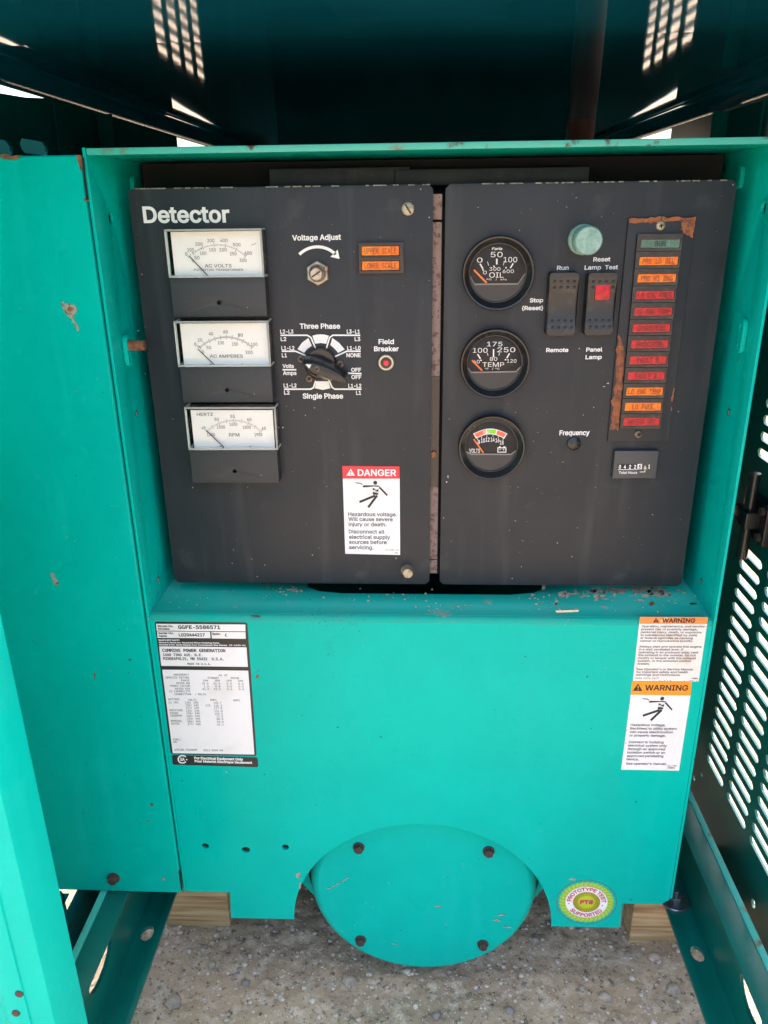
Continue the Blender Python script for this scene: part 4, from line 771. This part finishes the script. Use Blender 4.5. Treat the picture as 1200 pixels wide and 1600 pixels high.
# danger decal
b = MB().use('red'); flat(b, C7, [(190, 153), (677, 157), (679, 261), (194, 261)], PP); b.use('decal_white'); flat(b, C7, [(194, 261.5), (679, 261.5), (683, 912), (215, 901)], PP); dd = b.build('danger_decal', mp, smooth=0)
b = MB(); tri_sign(b, C7, [(225, 236), (262, 176), (298, 236)], PP-.0003, 'white_print', 'red'); b.use('white_print'); T(b, C7, 'DANGER', 322, 236, 650, 55, PP-.0003, .02, dy=2); b.use('black_print'); figure(b, C7, lambda x, y: (x, y), PP-.0003)
b.use('grey_print')
for s, x0, y, x1_ in (('Hazardous voltage.', 240, 579, 657), ('Will cause severe', 242, 621, 620), ('injury or death.', 244, 665, 568), ('Disconnect all', 246, 727, 550), ('electrical supply', 247, 773, 598), ('sources before', 248, 816, 568), ('servicing.', 249, 861, 456)): T(b, C7, s, x0, y, x1_, 31, PP-.0003, .016, dy=3)
T(b, C7, '98-5387-00', 557, 876, 670, 13, PP-.0003, .0); flat(b, C7, [(638, 891), (667, 892), (662, 897), (640, 896)], PP-.0003); b.build('decal_lettering', dd, smooth=0)
# ---------------------------------------------------------------- gauge panel (right half)
def gauge(lab, ctx, c, rx, cw, rw, ridge, draw, ndl):
    BY = YB-.010; p = PY(*ctx(*c), YB-.006); R = (PY(*ctx(c[0]+rx, c[1]), YB-.006).x-PY(*ctx(c[0]-rx, c[1]), YB-.006).x)/2
    DYg = YB-.0016; q = PY(*ctx(*cw), DYg); W = (PY(*ctx(cw[0]+rw, cw[1]), DYg).x-PY(*ctx(cw[0]-rw, cw[1]), DYg).x)/2
    b = MB().use('black_plastic'); b.lathe(p.x, p.z, [(R*.97, YB-.0002), (R, YB-.004), (R, YB-.0085), (R*.975, BY), (R*.93, BY+.0003), (R*.915, BY+.0012), (W*1.06, YB-.0052), (W*1.03, YB-.0042), (W*1.0, YB-.0040), (W*1.0, YB-.0012), (W*.95, YB-.0011)], 72)
    gg = b.build('round_gauge', gp, loc=(p.x, YB, p.z), smooth=28); gg['label'] = lab
    b = MB().use('dial_black'); b.lathe(p.x, p.z, [(W*1.02, YB-.0013), (W*1.0, DYg), (.0001, DYg)], 48); b.build('dial', gg)
    b = MB(); draw(b, DYg-.0003); b.build('dial_print', gg, smooth=0)
    # lower mask with a pale ridge
    b = MB(); pr = [PY(*ctx(*r_), DYg-.001) for r_ in ridge]; a0 = math.atan2(pr[0].z-p.z, pr[0].x-p.x); a1 = math.atan2(pr[-1].z-p.z, pr[-1].x-p.x)
    if a0 < 0: a0 += 6.2832
    if a1 < a0: a1 += 6.2832
    arc = [(p.x+W*.985*math.cos(a0+(a1-a0)*i/24), p.z+W*.985*math.sin(a0+(a1-a0)*i/24)) for i in range(25)]
    top = [(v.x, v.z) for v in pr[1:-1]]; b.use('dial_mask'); sheet_y(b, arc+top[::-1], [], DYg-.0012, .0009)
    b.use('ridge'); pl = [arc[0]]+top+[arc[-1]]
    for i in range(len(pl)-1):
        (xa, za), (xb_, zb) = pl[i], pl[i+1]; b.add([(xa, DYg-.00135, za), (xb_, DYg-.00135, zb), (xb_, DYg-.00135, zb-.0011), (xa, DYg-.00135, za-.0011)], [(0, 1, 2, 3)])
    b.build('dial_mask', gg, smooth=0)
    needle(ctx, ndl[0], ndl[1], ndl[2], DYg-.0016, gg, 'needle_orange')
    b = MB().use('clear'); b.add([(p.x+W*math.cos(6.2832*i/48), YB-.0041, p.z+W*math.sin(6.2832*i/48)) for i in range(48)], [tuple(range(48))]); b.build('glass', gg, smooth=0)
    return gg
def g_oil(b, Y):
    b.use('white_print')
    for s, x0, y, x1_, h, bo in (('0', 368, 468, 425, 50, .0), ('50', 510, 412, 635, 54, .0), ('100', 645, 465, 786, 54, .0), ('0', 432, 590, 470, 36, 0), ('300', 497, 553, 612, 36, 0), ('600', 635, 577, 752, 36, 0), ('OIL', 495, 625, 645, 54, 0), ('PSI', 470, 652, 520, 17, .0), ('/', 562, 653, 575, 18, 0), ('kPa', 615, 653, 675, 17, 0)): T(b, C8, s, x0, y, x1_, h, Y, bo)
    T(b, C8, 'Faria', 522, 336, 628, 26, Y, .02, lean=.3)
    for a, c, wd in (((400, 480), (430, 534), 14), ((478, 458), (490, 500), 5), ((575, 428), (575, 488), 16), ((655, 450), (643, 497), 5), ((745, 477), (716, 526), 13)): line(b, C8, [a, c], wd, Y)
    for x, y in ((432, 545), (545, 508), (671, 522)): flat(b, C8, ell(x, y, 8, 8, 10), Y)
gauge('oil pressure gauge, topmost of the three round gauges', C8, (587, 582), 378, (580, 572), 290, [(290, 605), (345, 688), (795, 683), (868, 575)], g_oil, ((337, 545), (470, 680), 17))
def g_temp(b, Y):
    b.use('white_print')
    for s, x0, y, x1_, h in (('175', 405, 235, 543, 40), ('100', 278, 292, 410, 42), ('250', 497, 287, 657, 42), ('80', 430, 364, 497, 32), ('40', 280, 387, 340, 30), ('120', 583, 381, 668, 30), ('TEMP', 365, 418, 558, 40), ('°F', 386, 443, 420, 15), ('/', 450, 443, 463, 17), ('°C', 478, 443, 518, 15)): T(b, C9, s, x0, y, x1_, h, Y, 0)
    for a, c, wd in (((322, 305), (346, 346), 12), ((408, 293), (415, 318), 5), ((464, 260), (464, 322), 12), ((518, 292), (511, 318), 5), ((607, 298), (582, 341), 12)): line(b, C9, [a, c], wd, Y)
    for x, y in ((352, 360), (464, 326), (571, 355)): flat(b, C9, ell(x, y, 7, 7, 10), Y)
gauge('temperature gauge, middle of the three round gauges', C9, (475, 390), 313, (472, 400), 240, [(228, 425), (265, 462), (665, 455), (705, 412)], g_temp, ((272, 360), (362, 452), 12))
def g_volt(b, Y):
    o_ = lambda t: (282+306*t, 1015-45*math.sin(math.pi*t)); i_ = lambda t: (308+252*t, 1060-40*math.sin(math.pi*t))
    def seg(t0, t1, k, dy=0, ins=0):
        b.use(k); n_ = 10; flat(b, C9, [o_(t0+(t1-t0)*i/n_) for i in range(n_+1)]+[i_(t1-(t1-t0)*i/n_) for i in range(n_+1)], Y-dy)
    seg(0, 1, 'white_print')
    o2, i2_ = o_, i_; o_ = lambda t: (o2(t)[0], o2(t)[1]+7); i_ = lambda t: (i2_(t)[0], i2_(t)[1]-7)
    seg(.03, .36, 'seg_red', .0002); seg(.40, .68, 'seg_green', .0002); seg(.71, .97, 'seg_red', .0002); b.use('white_print')
    for y in (992, 1004, 1015): line(b, C9, [(372, y+2), (432, y)], 4, Y-.0004)
    for s, x0, y, x1_ in (('8', 322, 1108, 342), ('10', 351, 1094, 387), ('12', 393, 1086, 427), ('14', 438, 1085, 473), ('16', 481, 1092, 516), ('18', 520, 1112, 553)): T(b, C9, s, x0, y, x1_, 36, Y, .012)
    for x, y in ((318, 1066), (356, 1050), (403, 1040), (459, 1036), (508, 1046), (552, 1064)): line(b, C9, [(x, y-8), (x+(435-x)*.04, y+5)], 5, Y)
    T(b, C9, 'VOLTS', 246, 1186, 342, 36, Y, .012)
    flat(b, C9, [(499, 1138), (578, 1138), (578, 1184), (499, 1184)], Y, [[(506, 1146), (506, 1177), (571, 1177), (571, 1146)]])
    for x in (512, 552): flat(b, C9, [(x, 1129), (x+17, 1129), (x+17, 1137.5), (x, 1137.5)], Y)
    line(b, C9, [(514, 1158), (530, 1158)], 4, Y); line(b, C9, [(546, 1158), (562, 1158)], 4, Y); line(b, C9, [(554, 1150), (554, 1155)], 4, Y); line(b, C9, [(554, 1161), (554, 1166)], 4, Y)
gauge('battery volts gauge with red and green band, lowest of the three', C9, (445, 1138), 300, (443, 1144), 228, [(222, 1172), (268, 1192), (620, 1194), (662, 1162)], g_volt, ((288, 1065), (374, 1188), 11))
# legends
for s, x0, y, x1_, h in (('Run', 267, 543, 365, 35), ('Reset', 570, 472, 712, 35), ('Lamp', 497, 540, 635, 35), ('Test', 667, 538, 775, 35), ('Remote', 178, 1227, 362, 33), ('Panel', 511, 1223, 645, 33), ('Lamp', 505, 1286, 640, 33)): b = MB().use('white_print'); T(b, C10, s, x0, y, x1_, h, PP, .022, dy=-2); b.build('legend', gp, smooth=0)
b = MB().use('white_print'); T(b, C8, 'Stop', 917, 882, 1057, 42, PP, .022, dy=-2); T(b, C8, '(Reset)', 838, 963, 1055, 42, PP, .022, dy=-2); b.build('legend', gp, smooth=0); b = MB().use('white_print'); T(b, FULL, 'Frequency', 874, 680, 921, 7.6, PP, .022, dy=-.5); b.build('legend', gp, smooth=0)
p = PY(*C10(487, 290), YB-.002); b = MB().use('verdigris'); b.lathe(p.x, p.z, [(.0118, YB-.0002), (.0118, YB-.003), (.0108, YB-.0042), (.0088, YB-.0044), (.0088, YB-.009), (.0104, YB-.0095), (.0108, YB-.0105), (.0108, YB-.0235), (.0098, YB-.0250), (.0001, YB-.0252)], 40); o = b.build('reset_button', gp, loc=(p.x, YB, p.z), smooth=40); o['label'] = 'corroded pale green push button'
p = PY(897, 694, YB-.002); b = MB().use('black_plastic'); b.lathe(p.x, p.z, [(.0062, YB-.0002), (.0060, YB-.0016), (.0040, YB-.0030), (.0001, YB-.0034)], 32); b.build('adjuster_plug', gp, loc=(p.x, YB, p.z))
# rocker switches
def rocker(cor, lab, bumps, win):
    x0, x1_, z0, z1 = rect(C10, *cor, YB-.011); cx_, cz_ = (x0+x1_)/2, (z0+z1)/2; hw, hh = (x1_-x0)/2, (z1-z0)/2
    hf = lambda z: .0085+.0045*abs((z-cz_)/hh)**1.6-.007*max(0, abs((z-cz_)/hh)-.78)
    b = MB().use('switch_black'); o = rr(-hw, hw, -hh, hh, .0028, 6); n_ = len(o); rings = []
    zsub = [-1, -.9, -.8, -.68, -.5, -.3, 0, .3, .5, .68, .8, .9, 1]
    for (k, fall) in ((1.0, 0), (1.0, .72), (.985, .88), (.955, .97)):
        rings.append([(cx_+u-(1-k)*hw*(1 if u > 0 else -1), YB-.0002-hf(cz_+v)*fall, cz_+v-(1-k)*hw*(1 if v > 0 else -1)) for (u, v) in o])
    vs = [q for r_ in rings for q in r_]; fs = [(k*n_+i, k*n_+(i+1) % n_, (k+1)*n_+(i+1) % n_, (k+1)*n_+i) for k in range(3) for i in range(n_)]; b.add(vs, fs)
    last = rings[-1]; inx = [hw*.955 for _ in zsub]; gr = []
    for zs in zsub:
        zz = zs*(hh-.045*hw)*.999; e = max(0, abs(zz)-(hh-.0028)); xw_ = hw*.955-(.0028-math.sqrt(max(0, .0028**2-e*e)) if e > 0 else 0)
        gr.append([(cx_+xw_*t, YB-.0002-hf(cz_+zz)*(.97+.03*(1-abs(t)**3)), cz_+zz) for t in (-1, -.8, -.4, 0, .4, .8, 1)])
    b.add([q for r_ in gr for q in r_], [(i*7+j, i*7+j+1, (i+1)*7+j+1, (i+1)*7+j) for i in range(len(gr)-1) for j in range(6)])
    r_o = b.build('rocker_switch', gp, loc=(cx_, YB, z0), smooth=50); r_o['label'] = lab
    me = None; Vb = [(0, 0)]
    for (bx, by) in bumps:
        q = PY(*C10(bx, by), YB-.012); y = YB-.0002-hf(q.z)
        if me is None:
            b = MB().use('switch_black'); b.lathe(q.x, q.z, [(.0013, y+.0004), (.0012, y-.0004), (.0007, y-.0008), (.0001, y-.0009)], 10); o1 = b.build('grip_bump', r_o, loc=(q.x, y, q.z), smooth=60); me = o1.data
        else: inst(me, 'grip_bump', r_o, (q.x, y, q.z))
    if win:
        wx0, wx1, wz0, wz1 = rect(C10, *win, YB-.013); b = MB().use('lens_red'); y = YB-.0002-hf((wz0+wz1)/2); b.box(wx0, wx1, y-.0012, y+.002, wz0, wz1)
        for i in range(7): a = rad(180+180*(i+.5)/7); b.add([((wx0+wx1)/2+.0006*math.cos(a), y-.0014, wz1-.003), ((wx0+wx1)/2+.006*math.cos(a-.07), y-.0014, wz1-.003+.006*math.sin(a-.07)), ((wx0+wx1)/2+.006*math.cos(a+.07), y-.0014, wz1-.003+.006*math.sin(a+.07))], [(0, 1, 2)]) if False else None
        b.build('red_window', r_o, bevel=.0008)
rocker(((208, 562), (452, 558), (430, 1092), (172, 1098)), 'plain black rocker switch between run and remote legends', [(x, y) for y in (640, 690) for x in (250, 305, 360, 415)]+[(x, y) for y in (972, 1026) for x in (230, 284, 338, 392)], None)
rocker(((532, 562), (776, 560), (740, 1087), (488, 1094)), 'black rocker switch with red window', [(x, y) for y in (642, 690) for x in (572, 738)]+[(628, 642), (682, 642)]+[(x, y) for y in (968, 1020) for x in (545, 599, 653, 708)], ((592, 667), (720, 667), (718, 798), (590, 798)))
# annunciator
ax0, ax1, az0, az1 = rect(FULL, (981.5, 342), (1087, 338), (1044.5, 688.5), (950, 690.5), YB-.0022)
b = MB().use('black_panel'); b.box(ax0, ax1, YB-.0022, YB-.0002, az0, az1); an = b.build('lamp_strip', gp, loc=((ax0+ax1)/2, YB, az0), bevel=.0004); an['label'] = 'tall strip of twelve coloured lamps with peeling rusty edges'
YA = YB-.0026
for c_, pts in ((C11, [(350, 148), (480, 140), (620, 135), (800, 128), (1048, 121), (1040, 190), (1030, 260), (1018, 348), (985, 330), (930, 300), (912, 290), (905, 230), (897, 168), (850, 165), (780, 170), (730, 178), (640, 185), (520, 188), (420, 192), (352, 188)]),
    (C12, [(216, 128), (235, 165), (252, 210), (262, 250), (272, 320), (268, 380), (262, 470), (250, 560), (244, 700), (240, 800), (228, 880), (220, 960), (212, 1028), (195, 1008), (165, 1022), (150, 1012), (136, 1020), (150, 870), (170, 640), (190, 400), (203, 240)]),
    (C12, [(724, 632), (735, 628), (728, 700), (716, 760), (702, 752), (706, 715), (716, 690)]),
    (C12, [(704, 810), (712, 808), (708, 845), (702, 840)])):
    b = MB().use('rust'); flat(b, c_, rough(pts, 4, .10), YA); b.build('rust_patch', an, smooth=0)
screw(*C11(687, 218), 7.2, YB-.0022, .002, 'zinc', an, 15, True); screw(*C12(403, 1062), 6.2, YB-.0022, .002, 'bronze', an, 40, True)
f0 = rect(C11, (446, 308), (920, 299), (893, 479), (428, 487), YB-.0062); f1 = rect(C12, (243, 874), (619, 869), (603, 1001), (228, 1010), YB-.0062)
l0 = rect(C11, (480, 360), (890, 357), (882, 447), (475, 456), YB-.0062); l1 = rect(C12, (263, 908), (600, 904), (595, 980), (258, 988), YB-.0062)
LAMPS = [('RUN', 'green'), ('PRE LO OIL', 'orange'), ('PRE HI ENG', 'orange'), ('LO OIL PRES', 'red'), ('HI ENG TEMP', 'red'), ('OVERSPEED', 'red'), ('OVERCRANK', 'red'), ('FAULT 1', 'red'), ('FAULT 2', 'red'), ('LO ENG TEMP', 'orange'), ('LO FUEL', 'orange'), ('SWITCH OFF', 'red')]
for i, (s, c) in enumerate(LAMPS):
    t = i/11; fr = [f0[k]+(f1[k]-f0[k])*t for k in range(4)]; le = [l0[k]+(l1[k]-l0[k])*t for k in range(4)]; Ya = YB-.0022
    b = MB().use('switch_black'); sheet_y(b, box2(*fr), [box2(*le)[::-1]], Ya-.004, .0039)
    b.use('lens_'+c); inn = .0002; b.box(le[0]+inn, le[1]-inn, Ya-.0034, Ya-.0002, le[2]+inn, le[3]-inn)
    b.use({'green': 'lens_print_green', 'orange': 'lens_print_dark', 'red': 'lens_print_red'}[c])
    vs, fs = glyphs(s, MONO, .012); cap = max(v[1] for v in glyphs('H', MONO, .012)[0]); u0 = min(v[0] for v in vs); u1 = max(v[0] for v in vs); wd = (le[1]-le[0])*min(.88, .08*len(s)+.02); k = wd/(u1-u0); hz = (le[3]-le[2])*.58/cap
    b.add([((le[0]+le[1])/2+(v[0]-(u0+u1)/2)*k, Ya-.0037, (le[2]+le[3])/2+(v[1]-cap/2)*hz) for v in vs], fs)
    o = b.build('indicator_lamp', an, loc=((fr[0]+fr[1])/2, Ya, fr[2]), smooth=0); o['label'] = c+' lens lamp'
# hour meter
hx0, hx1, hz0, hz1 = rect(C12, (180, 1215), (590, 1207), (568, 1467), (158, 1474), YB-.005)
M['hour_body'] = mat('dark_blue_grey_plastic', (.035, .042, .052), .35)
b = MB().use('hour_body'); b.box(hx0, hx1, YB-.005, YB-.0002, hz0, hz1); hm = b.build('hour_meter', gp, loc=((hx0+hx1)/2, YB, hz0), bevel=.0010, seg=3)
YH = YB-.0054; b = MB()
for i, (s, xl) in enumerate((('0', 215), ('4', 261), ('2', 308), ('2', 355))):
    b.use('dark_hole'); flat(b, C12, [(xl-5, 1337), (xl+34, 1336), (xl+31, 1383), (xl-7, 1384)], YH); b.use('white_print'); T(b, C12, s, xl+2, 1376, xl+23, 34, YH-.0002, .03)
b.use('white_print'); flat(b, C12, [(393, 1334), (434, 1333), (431, 1382), (390, 1383)], YH); b.use('black_print'); T(b, C12, '5', 400, 1376, 422, 34, YH-.0002, .03); b.use('cream_metal'); flat(b, C12, [(447, 1384), (459, 1350), (466, 1350), (478, 1384)], YH); b.use('white_print'); T(b, C12, '1', 490, 1374, 506, 36, YH, .04)
line(b, C12, [(212, 1387), (388, 1385)], 5, YH); T(b, C12, 'Total Hours', 218, 1424, 388, 23, YH, .016); line(b, C12, [(412, 1408), (460, 1407), (460, 1390)], 5, YH); b.build('counter_print', hm, smooth=0)
# scratches and dust on the black panels
b = MB().use('tan_dirt')
for (x, y, rx, ry) in ((442, 668, 1.2, 1.6), (319, 727, 1.1, 1.5), (381, 733, 1.6, 2.2), (700, 745, .9, 2.6), (698, 753, 1.2, 1.6), (944, 604, 2, .8), (950, 599, 2.2, .9), (1060, 643, 1.6, .8), (619, 872, 1.4, .8), (812, 360, .8, .8), (270, 655, .7, .9), (301, 762, .9, 1)): blot(b, x, y, rx, ry, PP-.0001)
dust(b, 430, 700, 130, 130, 40, .3, .8, PP-.0001); dust(b, 860, 750, 100, 90, 40, .3, .8, PP-.0001); dust(b, 870, 330, 80, 20, 10, .3, .7, PP-.0001); tag(b.build('dust_fleck', mp, smooth=0), kind='stuff')
bpy.data.objects.remove(_to)
